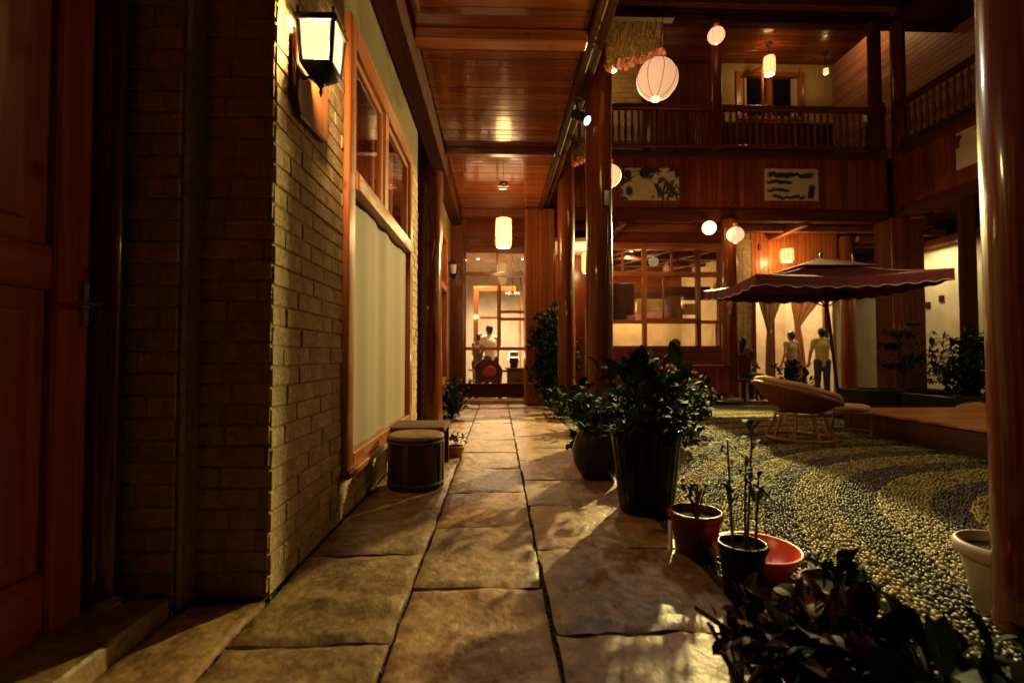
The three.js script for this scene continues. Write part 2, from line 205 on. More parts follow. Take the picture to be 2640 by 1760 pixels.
{
  const w = thing('brick_wall', 'long beige brick wall with the tall framed window and lantern', 'wall');
  const X = -.945;
  part('mortar', merge([bb(X - .28, 0, -2.05, X - .006, 3.9, -2.935), bb(X - .28, 0, -2.935, X - .006, .25, -5.1), bb(X - .28, 0, -5.1, X - .006, 3.9, -5.62), bb(X - .28, 3.13, -2.935, X - .006, 3.9, -5.1)]), M.mortar, w);
  brickFace(w, { z0: 2.035, z1: 5.62, x: X, y0: .0, y1: 3.02, hole: [2.93, 5.12, .24, 9] });
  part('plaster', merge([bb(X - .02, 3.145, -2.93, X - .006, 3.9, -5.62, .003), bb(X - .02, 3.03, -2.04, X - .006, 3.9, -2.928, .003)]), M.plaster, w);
  // window: outer frame proud of the wall
  const F = X + .035, B = X - .06, o = [];
  o.push(bb(B, .25, -2.93, F, 3.13, -3.06, .008, 1), bb(B, .25, -4.98, F, 3.13, -5.11, .008, 1), bb(B, .25, -3.06, F, .385, -4.98, .008, 2), bb(B, 2.99, -3.06, F, 3.13, -4.98, .008, 2));
  const win = part('window', merge(o), M.frame, w);
  part('sill', bb(B, .255, -2.90, F + .03, .30, -5.14, .008, 2), M.frame, win);
  part('transom', bb(B, 2.05, -3.06, F + .022, 2.17, -4.98, .008, 2), M.frame, win);
  part('mullion', bb(B, 2.17, -3.90, F - .012, 2.99, -4.02, .006, 1), M.frame, win);
  for (const [a, b] of [[3.07, 3.89], [4.03, 4.97]]) { const s = .05; part('sash', merge([bb(B + .01, 2.18, -a, F - .03, 2.98, -a - s, .005, 1), bb(B + .01, 2.18, -b + s, F - .03, 2.98, -b, .005, 1), bb(B + .01, 2.18, -a - s, F - .03, 2.18 + s, -b + s, .005, 2), bb(B + .01, 2.98 - s, -a - s, F - .03, 2.98, -b + s, .005, 2)]), M.frame, win); part('pane', bb(F - .052, 2.235, -a - s, F - .048, 2.925, -b + s, .001), M.glass, win); }
  const curtain = (a, b, y0, y1, x, amp, k, mat, nm) => { const g = new THREE.PlaneGeometry(b - a, y1 - y0, 90, 12), p = g.attributes.position; for (let i = 0; i < p.count; i++) { const s = p.getX(i), n = Math.sin(s * k + 1.3 * Math.sin(s * k * .37)); p.setZ(i, n * amp + .3 * amp * Math.sin(s * k * 2.3 + p.getY(i) * .4)); } g.computeVertexNormals(); const q = ni(g); boxUV(q, 1); q.rotateY(Math.PI / 2); q.translate(x, (y0 + y1) / 2, -(a + b) / 2); return part(nm, q, mat, win); };
  M.blind.side = M.redCloth.side = THREE.DoubleSide;
  curtain(3.06, 4.98, .37, 2.1, X - .02, .010, 9, M.blind, 'blind');
  curtain(3.1, 4.95, 2.1, 3.0, X - .14, .022, 26, M.redCloth, 'curtain');
  part('room_side', bb(X - .42, .2, -2.95, X - .40, 3.2, -5.1), M.plaster, win);

  // stepped brick pier round the door recess
  const p = thing('brick_pier', 'dark stepped brick corner between the door and the lit wall', 'wall');
  part('mortar', merge([bb(-1.25, 0, -2.037, -.955, 3.9, -2.3), bb(-1.75, 0, -1.923, -1.262, 3.9, -2.3)]), M.mortar, p);
  brickFace(p, { z0: -1.26, z1: -.948, x: -2.03, y0: .02, y1: 3.4, dir: 'x' });
  brickFace(p, { z0: -1.52, z1: -1.258, x: -1.915, y0: -.02, y1: 3.4, dir: 'x' });
  part('corner_strip', bb(-1.262, 0, -1.925, -1.236, 3.5, -2.03, .012, 1), M.mortar, p);
  // door in the recess
  const d = thing('entrance_door', 'dark red-brown panelled wooden door at the left edge', 'door');
  const x = -1.5, fr = [bb(x - .06, .05, -1.66, x, 3.0, -1.80, .01, 1), bb(x - .06, .05, -.72, x, 3.0, -.86, .01, 1)];
  part('stile', fr[0], M.door, d); part('stile', fr[1], M.door, d);
  for (const [a, b] of [[.05, .28], [1.22, 1.37], [2.7, 2.88]]) part('rail', bb(x - .058, a, -.86, x - .003, b, -1.66, .012, 2), M.door, d);
  for (const [a, b] of [[.28, 1.22], [1.37, 2.7]]) part('panel', merge([bb(x - .055, a, -.86, x - .03, b, -1.26, .004, 1), bb(x - .055, a, -1.264, x - .03, b, -1.66, .004, 1), bb(x - .03, a + .07, -.94, x - .014, b - .07, -1.58, .014, 1)]), M.door, d);
  part('handle', merge([bb(x, 1.1, -1.755, x + .012, 1.27, -1.785, .004), rod([x + .012, 1.18, -1.77], [x + .05, 1.18, -1.77], .009), rod([x + .05, 1.18, -1.69], [x + .05, 1.18, -1.78], .009)]), M.steel, d);
  part('door_jamb', bb(x - .12, 0, -1.81, x + .03, 3.2, -1.90, .01, 1), M.column, d); part('door_head', bb(x - .06, 2.89, -.72, x + .01, 3.2, -1.80, .01, 2), M.column, d);
  const post = thing('door_post', 'thin dark glossy round post beside the wooden door', 'post', [-1.475, 0, -1.862]); part('shaft', logGeo(.045, .04, 3.9, .05, 4), M.column, post); part('base', lathe([[0, 0], [.07, 0], [.07, .06], [.05, .1], [0, .1]], 20), M.stone[0], post);
  part('threshold', bb(-1.75, -.03, -.6, -1.255, .07, -1.90, .01, 2), M.stone[2], d);
}

// ---------------------------------------------------------------- wall lantern and plaque
function wallLantern(name, label, pos, cd, s = 1, ry = 0) {
  const t = thing(name, label, 'lantern', pos, ry); t.scale.setScalar(s);
  const pris = (r0, r1, h, y) => mv(rot(new THREE.CylinderGeometry(r1, r0, h, 4, 1), 0, Math.PI / 4, 0), 0, y + h / 2, 0);
  const k = Math.SQRT2;
  part('glass', pris(.068 * k, .084 * k, .205, 0), glow([1, .74, .38], 1.7), t);
  const bars = []; for (const a of [-1, 1]) for (const b of [-1, 1]) bars.push(rod([a * .071, -.006, b * .071], [a * .088, .21, b * .088], .0125, .0125, 6));
  for (const [y, w] of [[-.004, .073], [.206, .097]]) for (const a of [-1, 1]) { bars.push(bb(-w, y - .01, a * w - .008, w, y + .01, a * w + .008, .003)); bars.push(bb(a * w - .008, y - .01, -w + .009, a * w + .008, y + .01, w - .009, .003)); }
  part('cage', merge(bars), M.iron, t);
  part('roof', merge([pris(.105 * k, .105 * k, .012, .216), pris(.1 * k, .035 * k, .035, .228), pris(.035 * k, .012, .02, .263)]), M.iron, t);
  for (const [a, b] of [[-1, -1], [-1, 1], [1, -1], [1, 1]]) part('finial', lathe([[0, .05], [.004, .045], [.009, .03], [.004, .018], [.009, .006], [.009, 0]], 10).translate(a * .088, .228, b * .088), M.iron, t);
  part('base', merge([pris(.07 * k, .078 * k, .014, -.028), pris(.03, .07 * k, .05, -.078), lathe([[0, -.15], [.004, -.145], [.011, -.12], [.006, -.105], [.016, -.092], [.024, -.078]], 14)]), M.iron, t);
  part('bracket', merge([bb(-.135, -.04, -.035, -.12, .2, .035, .004), tube([[-.122, .12, 0], [-.105, .16, 0], [-.09, .222, 0]], .008, 8), tube([[-.122, -.02, 0], [-.1, -.05, 0], [-.045, -.035, 0]], .008, 8)]), M.iron, t);
  lamp(t, [0, .1, 0], LANT, cd, 2.5); return t;
}
wallLantern('wall_lantern', 'lit black metal lantern on the brick wall beside the window', [-.825, 2.33, -2.22], 10, .9);
wallLantern('wall_lantern', 'small unlit-looking lantern on the far left wall near the glazed partition', [-.83, 2.5, -8.9], .15, .9).children[0].material = std({ color: lin(.5, .45, .35), roughness: .3, emissive: lin(1, .7, .4), emissiveIntensity: .02 });
{
  const s = new THREE.Shape([[-2.17, 2.46], [-2.17, 2.18], [-2.21, 2.11], [-2.54, 2.13], [-2.54, 2.40], [-2.48, 2.46]].map(p => new THREE.Vector2(-p[0], p[1])));
  const g = boxUV(ni(new THREE.ExtrudeGeometry(s, { depth: .028, bevelSize: .004, bevelThickness: .004, bevelSegments: 1 })), 1); g.rotateY(Math.PI / 2); g.translate(-.938, 0, 0);
  const t = thing('wooden_plaque', 'plain brown wooden plaque with cut corners under the lit wall lantern', 'plaque'); part('board', g, M.plaque, t); part('shaded_edge', merge([rod([-.918, 2.46, -2.168], [-.918, 2.18, -2.168], .011), rod([-.918, 2.18, -2.168], [-.918, 2.11, -2.21], .011), rod([-.918, 2.11, -2.21], [-.918, 2.13, -2.54], .011)]), M.column, t);  // dark rods imitate the shaded thickness of the left and bottom edges
}

// ---------------------------------------------------------------- corridor roof, beams, columns
{
  const c = struct('ceiling', bb(-1.3, 3.925, 1, 1.0, 4.1, -9.98), M.beamDark);
  for (let z = 1, i = 0; z > -9.9; i++) { const w = rr(.115, .13); part('plank', bb(-.74, 3.898 + rr(-.003, .003), z, .80, 3.921, z - w + .004, .005, 0), M.plank[i * 7 % 4], c); z -= w; }
  tag(part('eave_beam', bb(-.945, 3.62, 1, -.74, 3.9, -9.95, .02, 2), M.beamDark), 'long dark timber beam along the top of the left wall', 'beam');
  tag(part('eave_beam', bb(.802, 3.83, 1, .885, 4.0, -9.3, .015, 2), M.beamDark), 'long dark timber beam along the courtyard edge of the corridor ceiling', 'beam');
  tag(part('upper_beam', bb(1.1, 5.09, -5.62, 2.15, 5.23, -5.76, .02, 0), M.beamDark), 'dark timber beam end above the nearest glossy column', 'beam');
  tag(part('cross_beam', bb(-.86, 3.78, -4.16, .80, 3.896, -4.30, .012, 0), M.frame), 'lit squared beam crossing the corridor ceiling near the camera', 'beam');
  tag(part('cross_beam', bb(-.74, 3.80, -6.6, .80, 3.896, -6.72, .012, 0), M.beam), 'thin dark beam crossing the middle of the corridor ceiling', 'beam');
  tag(part('cross_beam', bb(-.74, 3.74, -9.4, .80, 3.896, -9.55, .012, 0), M.beam), 'beam crossing the corridor ceiling right before the glazed partition', 'beam');
  const col = (label, x, z, r, h, mat, s, wob = .05) => { const t = thing('timber_column', label, 'column', [x, 0, z]); part('shaft', logGeo(r, r * .94, h, wob, s), mat, t); if (z < -3 && x > 0) part('plinth', lathe([[0, 0], [r * 1.3, 0], [r * 1.38, .05], [r * 1.3, .10], [r * 1.08, .125], [0, .125]], 28), M.stone[2], t); return t; };
  const A = col('thick glossy red-brown log column behind the big potted plant', 1.14, -5.35, .155, 6, M.column, 1, .08);
  const jb = thing('switch_box', 'small black box fixed on the thick glossy column', 'box', [1.19, 2.72, -5.18]); part('case', bb(-.035, -.09, -.02, .035, .09, .015, .008), M.black, jb); part('cable', tube([[0, -.09, 0], [.01, -.4, .0], [-.01, -.8, 0], [0, -1.2, -.01]], .005, 12, 5), M.black, jb);
  col('slimmer glossy log column between the thick column and the far partition', 1.17, -8.16, .15, 5.3, M.column, 2, .07);
  col('stout dark log column against the left wall past the window', -.985, -6.85, .195, 3.9, M.column, 3, .09);
  const fg = col('near dark glossy column out of focus at the right edge', 1.97, -1.7, .135, 5, M.column, 8, .03); fg.rotation.z = .002;
  col('second near column cut off by the right edge of the picture', 1.66, -1.3, .10, 5, M.column, 11, .03);
  // wall past the stout column
  const w = thing('plaster_wall', 'narrow plastered wall continuing past the stout column on the left', 'wall');
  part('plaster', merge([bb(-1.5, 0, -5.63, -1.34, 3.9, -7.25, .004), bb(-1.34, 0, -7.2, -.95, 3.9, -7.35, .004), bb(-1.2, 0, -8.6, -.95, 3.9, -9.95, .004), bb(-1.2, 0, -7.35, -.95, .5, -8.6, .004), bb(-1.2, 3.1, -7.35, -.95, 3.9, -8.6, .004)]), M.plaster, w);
  const wn = part('window', merge([bb(-1.0, .5, -7.35, -.9, 3.1, -7.47, .006, 1), bb(-1.0, .5, -8.48, -.9, 3.1, -8.6, .006, 1), bb(-1.0, .5, -7.47, -.9, .62, -8.48, .006, 2), bb(-1.0, 2.98, -7.47, -.9, 3.1, -8.48, .006, 2), bb(-1.0, 2.1, -7.47, -.9, 2.2, -8.48, .006, 2)]), M.frame, w);
  part('pane', bb(-.972, .62, -7.47, -.968, 2.98, -8.48, .001), M.glass, wn); part('blind', bb(-1.01, .62, -7.47, -1.0, 2.98, -8.48, .002), M.blind, wn);
  tag(part('timber_post', bb(-.95, 0, -9.62, -.70, 3.74, -9.95, .015, 1), M.beam), 'squared dark post at the left end of the glazed partition', 'post');
}

// ---------------------------------------------------------------- glazed partition at the end of the corridor
{
  const t = thing('glazed_partition', 'glazed timber partition with a lit room behind, at the corridor end', 'partition');
  const z = -10, f = (x0, y0, x1, y1, n = 'rail', d = .05, m = M.frame) => part(n, bb(x0, y0, z - d, x1, y1, z + d, .006), m, t);
  f(-.70, .12, .56, .40, 'base_panel', .03, M.beamDark); f(-.70, .36, .56, .41, 'rail', .05, M.beamDark); f(-.70, 1.10, .56, 1.165); f(-.70, 2.64, .56, 2.73); f(-.70, 3.13, .56, 3.25, 'head', .06, M.beam); f(-.70, 3.26, .56, 3.9, 'head_panel', .03, M.board[0]); f(-.70, 3.45, .56, 3.56, 'rail', .07, M.beam);
  f(-.02, 1.17, .06, 2.64, 'mullion', .045); f(-.04, 2.73, .0, 3.13, 'mullion', .04); f(-.74, .12, -.67, 3.9, 'stile', .055, M.beam); f(.06, 1.87, .56, 1.93, 'rail', .04); f(.06, 1.72, .56, 1.78, 'rail', .04); f(-.02, .41, .02, 1.10, 'mullion', .035, M.beamDark);
  for (const [a, b, c, d] of [[-.67, .41, -.02, 1.1], [.02, .41, .56, 1.1], [-.67, 1.165, -.02, 2.64], [.06, 1.93, .56, 2.64], [.06, 1.165, .56, 1.72], [-.67, 2.73, -.04, 3.13], [0, 2.73, .56, 3.13]]) part('pane', bb(a, b, z - .003, c, d, z + .001, .0005), M.glass, t);
  const pil = thing('boarded_pillar', 'wide pillar of lit red-brown vertical boards beside the glazed partition', 'pillar');
  part('core', bb(.57, 0, -9.36, 1.1, 3.9, -10.02, .004), M.beamDark, pil);
  for (let i = 0; i < 5; i++) part('board', bb(.56 + i * .108, .04, -9.33, .56 + i * .108 + .104, 3.88, -9.355, .004, 1), M.plankBoard[i % 3], pil);
  for (let i = 0; i < 5; i++) part('board', bb(1.103, .04, -9.36 - i * .13, 1.125, 3.88, -9.36 - i * .13 - .126, .004, 1), M.board[i % 3], pil);
  for (let i = 0; i < 5; i++) part('board', bb(.535, .04, -9.36 - i * .13, .557, 3.88, -9.36 - i * .13 - .126, .004, 1), M.frame, pil);
  tag(part('door_step', bb(-.70, -.03, -9.70, .53, .10, -9.94, .012, 0), M.stone[1]), 'pale stone step along the foot of the glazed partition', 'step');
}

// ---------------------------------------------------------------- back range: ground-floor restaurant
const R = thing('restaurant_front', 'ground floor of the back range, with windows, doorway and lit rooms', 'building');
{
  const p = (n, g, m, par = R) => part(n, g, m, par);
  p('floor', bb(-3, -.08, -10.05, 11, .02, -17, .004), M.stone[2]);
  // inner walls
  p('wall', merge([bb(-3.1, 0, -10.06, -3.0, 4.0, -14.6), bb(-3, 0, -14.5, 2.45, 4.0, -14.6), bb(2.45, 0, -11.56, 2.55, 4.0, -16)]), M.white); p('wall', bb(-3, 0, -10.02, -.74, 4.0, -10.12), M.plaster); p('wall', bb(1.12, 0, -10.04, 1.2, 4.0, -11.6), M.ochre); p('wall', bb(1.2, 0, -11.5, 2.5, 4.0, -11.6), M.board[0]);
  p('wall', bb(2.55, 0, -15.4, 6.0, 2.02, -15.5), M.cream); p('wall', bb(2.55, 2.02, -15.38, 6.0, 4.0, -15.5), M.board[1]); p('wall', bb(5.98, 0, -11.6, 6.08, 4.0, -15.4), M.cream); p('wall', bb(6.08, 0, -13.6, 8.4, 4.0, -13.7), M.cream); p('wall', bb(8.3, 0, -11.62, 8.4, 4.0, -13.6), M.cream);  // upper back wall coloured dark so that only its lower part looks lit
  p('ceiling', bb(-3, 3.42, -10.1, 2.45, 3.5, -14.5), M.white); p('ceiling', bb(2.55, 3.75, -11.6, 8.3, 3.82, -15.4), M.ochre);
  for (let i = 0; i < 4; i++) p('ceiling_beam', mv(rot(cbox(.12, .16, 4.4, .01, 0, 2), 0, .42, 0), 2.4 + i * 1.05, 3.64, -13.5), M.beam);
  for (let i = 0; i < 3; i++) p('ceiling_beam', bb(2.55, 3.55, -12.6 - i * .95, 5.98, 3.74, -12.72 - i * .95, .01), M.beam);
  // inner frame of the first room
  p('inner_frame', merge([bb(-.62, 0, -12.1, -.5, 2.62, -12.2), bb(-.62, 2.62, -12.1, .45, 2.74, -12.2), bb(.62, 0, -13.6, .66, 3.4, -13.7)]), M.frame);
  p('cross_board', bb(-.55, 2.1, -14.48, .1, 2.16, -14.5), M.frame);
  // glazed front of the dining room, z = -11.5
  const Z = -11.5, fr = (x0, y0, x1, y1, n, d = .05, m = M.frame) => p(n, bb(x0, y0, Z - d, x1, y1, Z + d, .006), m);
  fr(2.5, 3.56, 5.75, 3.72, 'rail', .06, M.frame); fr(2.5, 2.90, 5.75, 3.02, 'rail', .055); fr(2.5, 1.76, 5.75, 1.84, 'rail', .045); fr(2.5, 1.10, 5.75, 1.22, 'rail', .06, M.beam); fr(2.5, 0, 5.75, 1.1, 'lower_panel', .04, M.board[1]); fr(2.5, 3.72, 5.75, 4.0, 'head', .05, M.board[2]);
  for (const x of [2.5, 3.50, 4.82, 5.36, 5.67]) fr(x, 1.22, x + .1, 3.56, 'post', .065, x === 3.5 ? M.frame : M.beam);
  for (const x of [3.0, 4.2]) fr(x, 3.02, x + .05, 3.56, 'mullion', .03);
  fr(3.62, 1.84, 4.8, 1.89, 'rail', .035); fr(4.0, 1.84, 4.04, 2.9, 'mullion', .03, M.beam);
  for (const [a, b] of [[2.6, 3.5], [3.6, 4.82], [4.92, 5.36], [5.46, 5.67]]) for (const [c, d] of [[1.22, 1.76], [1.84, 2.9], [3.02, 3.56]]) p('pane', bb(a, c, Z - .004, b, d, Z, .0005), M.glass);
  // dark screens added to darken the mid row of panes, and hanging panels
  p('darkening_screen', bb(2.62, 1.85, Z - .5, 3.45, 2.82, Z - .52), M.deckSide);
  p('hanging_panel', bb(3.72, 1.95, Z - 1.2, 4.5, 2.5, Z - 1.25), M.ochre); p('hanging_panel', bb(5.0, 2.1, Z - 1.4, 5.5, 2.4, Z - 1.45), M.ochre); p('darkening_screen', bb(3.6, 2.52, Z - 1.6, 5.9, 2.9, Z - 1.64), M.deckSide); p('darkening_screen', bb(4.5, 1.95, Z - 1.3, 5.0, 2.6, Z - 1.33), M.beam);
  p('poster', bb(5.62, 1.2, Z - .7, 6.02, 1.85, Z - .72), std({ color: lin(.16, .2, .22), roughness: .35 }));
  // brick panel, wood wall and doorway
  const bp = p('brick_panel', bb(5.77, 0, Z - .1, 6.2, 4.0, Z - .02, .003), M.mortar); for (let r = 0; r < 44; r++) for (let c = 0; c < 2; c++) { const m = part('brick', brickGeo[(r + c) % 6], M.brick[(r * 3 + c) % 5], bp); m.rotation.y = Math.PI / 2; m.scale.set(.6, 1, .72); m.position.set(5.88 + c * .215, .04 + r * .0863 + .04, Z - .03); }
  for (let i = 0; i < 20; i++) p('board', bb(6.205 + i * .108, 2.62, Z - .05, 6.205 + i * .108 + .104, 4.0, Z, .004, 1), M.frame);
  p('door_frame', merge([bb(6.2, 0, Z - .07, 6.30, 2.62, Z + .02, .006), bb(8.0, 0, Z - .07, 8.1, 2.62, Z + .02, .006), bb(6.3, 2.5, Z - .07, 8.0, 2.62, Z + .02, .006)]), M.beam);
  p('door_post', bb(6.66, 0, Z + .03, 6.72, 2.6, Z + .09, .006), M.column);
  // tied-back curtains in the doorway
  const tied = (x0, x1, tie, xt, y0, y1, z) => { const n = 24, m = 20, g = new THREE.PlaneGeometry(1, 1, n, m), q = g.attributes.position; for (let i = 0; i < q.count; i++) { const u = q.getX(i) + .5, v = q.getY(i) + .5, y = y0 + (y1 - y0) * v, a = Math.abs(y - tie) / (y > tie ? (y1 - tie) : (tie - y0)), k = y > tie ? Math.pow(a, 1.1) : .25 * Math.sqrt(a), w = (x1 - x0) * (.12 + .88 * k), xc = xt + ((x0 + x1) / 2 - xt) * k; q.setXYZ(i, xc + (u - .5) * w, y, z + .03 * Math.sin(u * 25) * (.3 + k)); } g.computeVertexNormals(); return ni(g); };
  const cm = std({ color: lin(.22, .12, .05), bumpMap: weaveBump, bumpScale: .001, roughness: .8, side: THREE.DoubleSide }), cm2 = std({ color: lin(.5, .2, .07), roughness: .8, side: THREE.DoubleSide });
  p('curtain', tied(6.22, 6.98, 1.55, 6.55, .1, 2.55, Z + .12), cm); p('curtain', tied(7.05, 8.05, 1.65, 7.25, .1, 2.55, Z + .12), cm2);
  // porch ceiling and beams
  p('porch_ceiling', bb(1.13, 4.03, -10.02, 10, 4.1, -11.5), M.beamDark);
  for (let x = 1.14; x < 10; x += .16) p('porch_board', bb(x, 4.0, -10.12, x + .155, 4.028, -11.49, .004, 2), M.plank[Math.floor(x * 31) % 4]);
  for (const x of [2.6, 6.6, 9.4]) p('porch_beam', bb(x, 3.8, -10.12, x + .16, 3.998, -11.44, .012), M.beam);
  p('porch_beam', bb(1.13, 3.84, -10.75, 10, 3.995, -10.9, .012), M.beam);
  // right-hand end: white wall, pale recess and orange door
  p('end_wall', bb(10.0, 0, -2, 10.12, 3.5, -13.5), M.cream); p('end_wall', bb(8.4, 0, -13.5, 10.1, 4, -13.6), M.cream); p('orange_door', bb(8.75, 0, -13.44, 9.6, 2.3, -13.49, .01), M.frame);
  p('cornice', bb(9.85, 3.42, -2, 9.99, 3.62, -13.4, .01), M.beam);
  for (let i = 0; i < 5; i++) p('slat_beam', bb(8.45, 3.66 + .0 * i, -10.3 - i * .6, 9.99, 3.8, -10.42 - i * .6, .01), M.beam);
  for (const [yy, zz] of [[2.16, -10.8], [2.27, -10.46]]) p('wall_niche', bb(9.97, yy - .07, zz - .06, 9.995, yy + .07, zz + .06, .005), M.urn);
}
// interior lamps
function downlight(label, pos, cd, grp, tint = ROOM) { const t = thing('ceiling_lamp', label, 'lamp', pos, 0, grp); part('rim', lathe([[.05, .01], [.075, .01], [.078, -.008], [.05, -.012], [.045, -.002]], 20), M.steel, t); part('bulb', lathe([[0, -.018], [.03, -.014], [.044, 0], [.03, .012], [0, .014]], 16), glow([1, .8, .55], 12), t); const l = new THREE.SpotLight(lin(...tint), cd, 0, 1.4, .35); l.position.set(0, -.022, 0); l.target.position.set(0, -1, 0); l.shadow.radius = 2; t.add(l, l.target); return t; }
downlight('left round ceiling lamp of two in the room behind the partition', [-.5, 3.40, -11.9], 90); downlight('right round ceiling lamp of two in the room behind the partition', [.62, 3.40, -11.9], 90);
downlight('small ceiling lamp seen through the dining room windows', [3.5, 3.72, -12.4], 24); downlight('ceiling lamp above the curtained doorway room', [7.1, 3.73, -12.7], 85);
tubeLantern('unseen lamp added low near the back wall to brighten the dining room', [4.3, 2.45, -14.3], .14, .3, 20, 3.75, 2, 8);  // added out of sight to wash the dining room back wall with light
downlight('ceiling lamp over the pale wall at the far right', [9.3, 3.64, -10.4], 26, undefined, [1, .86, .48]);
{
  const t = thing('chandelier', 'small glass chandelier hanging in the room behind the partition', 'chandelier', [.35, 2.45, -11.6]); part('stem', rod([0, .05, 0], [0, .95, 0], .008), M.iron, t);
  for (let i = 0; i < 6; i++) { const a = i * Math.PI / 3, c = Math.cos(a), s = Math.sin(a); part('arm', tube([[0, .06, 0], [c * .08, -.02, s * .08], [c * .15, .02, s * .15]], .006, 8, 5), M.iron, t); part('cup', lathe([[0, 0], [.02, .005], [.03, .03], [.028, .05]], 10).translate(c * .15, .02, s * .15), glow([1, .8, .6], 1.5), t); }
  part('crystal', new THREE.OctahedronGeometry(.03).translate(0, -.06, 0), M.glass, t);
  const f = thing('floor_lamp', 'small glowing table lamp low in the room behind the partition', 'lamp', [.42, .6, -13.2]); part('shade', lathe([[.10, .5], [.12, .5], [.17, .26], [.15, .26]], 20), glow([1, .75, .42], 2.2), f); part('stem', rod([0, 0, 0], [0, .4, 0], .012), M.iron, f); part('foot', lathe([[0, 0], [.09, 0], [.09, .02], [.02, .04], [0, .04]], 16), M.iron, f); lamp(f, [0, .38, 0], ROOM, 3, 3);
  const tb = thing('side_table', 'low dark table under the small table lamp behind the partition', 'table', [.42, 0, -13.2]); part('top', bb(-.4, .54, -.3, .4, .598, .3, .01), M.column, tb); for (const a of [-.35, .35]) for (const b of [-.25, .25]) part('leg', bb(a - .03, .02, b - .03, a + .03, .54, b + .03, .006), M.column, tb);
}

// ---------------------------------------------------------------- upper gallery of the back range
{
  const g = thing('timber_gallery', 'upper timber gallery across the back of the courtyard', 'building'); const Z = -10;
  const p = (n, ge, m, par = g) => part(n, ge, m, par);
  const fas = p('fascia', bb(1.14, 4.05, Z - .08, 8.4, 5.3, Z - .02, .004), M.beamDark);
  for (let i = 0, x = 1.14; x < 8.38; i++) { const w = Math.min(.118, 8.4 - x); part('board', bb(x, 4.12, Z - .02, x + w - .003, 5.2, Z + .006, .0045, 1), M.board[(i * 5 + (i >> 2)) % 3], fas); x += w; }
  p('floor_beam', bb(1.14, 3.86, Z - .14, 8.4, 4.115, Z + .05, .02, 0), M.beamDark); p('floor_beam', bb(1.14, 5.2, Z - .1, 8.4, 5.36, Z + .06, .02, 0), M.beamDark);
  p('floor', bb(1.14, 5.22, -11.7, 8.4, 5.3, Z - .08), M.beamDark);
  const rail = p('balustrade', merge([bb(1.14, 6.24, Z - .07, 8.4, 6.36, Z + .05, .02, 0), bb(1.14, 5.42, Z - .05, 8.4, 5.50, Z + .03, .012, 0)]), M.baluster);
  const bal = lathe([[.018, 0], [.032, .02], [.032, .06], [.02, .09], [.036, .22], [.036, .32], [.019, .5], [.03, .62], [.02, .68], [.02, .745]], 10); for (let x = 1.3, i = 0; x < 8.3; x += .142, i++) { const m = part('baluster', bal, i % 3 ? M.baluster : M.beam, rail); m.position.set(x, 5.497, Z - .01); }
  for (const x of [1.25, 4.6, 8.3]) part('rail_post', bb(x - .06, 5.3, Z - .075, x + .06, 6.45, Z + .055, .01), M.baluster, rail);
  // wall behind the balcony
  const W = -11.7; p('wall', bb(1.14, 5.3, W - .1, 3.95, 8.4, W, .004), M.ochre); const bricks = p('brick_courses', bb(1.2, 6.3, W, 3.9, 8.3, W + .01, .002), M.mortar); for (let r = 0; r < 16; r++) for (let c = 0; c < 9; c++) { const m = part('brick', brickGeo[(r + c) % 6], M.ochre, bricks); m.rotation.y = Math.PI / 2; m.scale.set(.4, 1.4, 1); m.position.set(1.36 + c * .295 + (r % 2) * .14 - .07, 6.38 + r * .121, W + .005); }
  p('wall', bb(3.95, 5.3, W - .1, 5.42, 8.4, W + .02, .004), M.beamDark); for (let i = 0; i < 12; i++) p('board', bb(3.96 + i * .121, 5.3, W + .02, 3.96 + i * .121 + .117, 8.3, W + .04, .004, 1), M.board[i % 3]);
  p('wall', merge([bb(5.42, 6.85, W - .1, 5.97, 8.4, W, .004), bb(7.71, 6.85, W - .1, 8.48, 8.4, W, .004), bb(5.97, 8.12, W - .1, 7.71, 8.4, W, .004), bb(5.97, 6.85, W - .1, 7.71, 6.9, W, .004)]), M.ochre); p('lower_panel', bb(5.42, 5.3, W - .1, 8.48, 6.84, W + .012, .004), M.beamDark);  // lower panel coloured dark for the unlit wall behind the balustrade
  const wi = p('window', merge([bb(5.97, 6.9, W - .1, 6.10, 8.12, W + .05, .01, 1), bb(7.58, 6.9, W - .1, 7.71, 8.12, W + .05, .01, 1), bb(6.10, 8.0, W - .1, 7.58, 8.12, W + .05, .01, 0), bb(6.10, 6.9, W - .1, 7.58, 7.0, W + .05, .01, 0), bb(6.78, 7.0, W - .08, 6.90, 8.0, W + .04, .01, 1)]), M.frame);
  for (const [a, b] of [[6.1, 6.78], [6.9, 7.58]]) part('pane', bb(a, 7.0, W - .06, b, 8.0, W - .056, .001), std({ color: lin(.006, .008, .014), roughness: .06 }), wi);
  for (const [x, r] of [[6.13, -1.1], [7.55, 1.1]]) { const s = r < 0 ? 1 : -1, gg = merge([bb(0, 0, -.02, s * .05, .96, .02, .004), bb(s * .5, 0, -.02, s * .55, .96, .02, .004), bb(s * .05, 0, -.02, s * .5, .05, .02, .004), bb(s * .05, .91, -.02, s * .5, .96, .02, .004)]), m = part('sash', gg, M.frame, wi); m.position.set(x, 7.02, W + .06); m.rotation.y = r; }
  p('curtain', bb(6.12, 7.02, W - .02, 6.26, 7.98, W - .01, .002), M.cushion, wi); part('curtain', bb(7.40, 7.02, W - .02, 7.57, 7.98, W - .01, .002), M.cushion, wi);
  // ceiling of the balcony, front beams, roof edge
  p('ceiling', bb(1.14, 8.36, W, 8.5, 8.42, Z + .05), M.beamDark); for (let i = 0, z = Z; z > W + .06; i++, z -= .13) p('ceiling_board', bb(1.14, 8.335, z, 8.48, 8.358, z - .126, .004, 0), M.board[i % 3]);
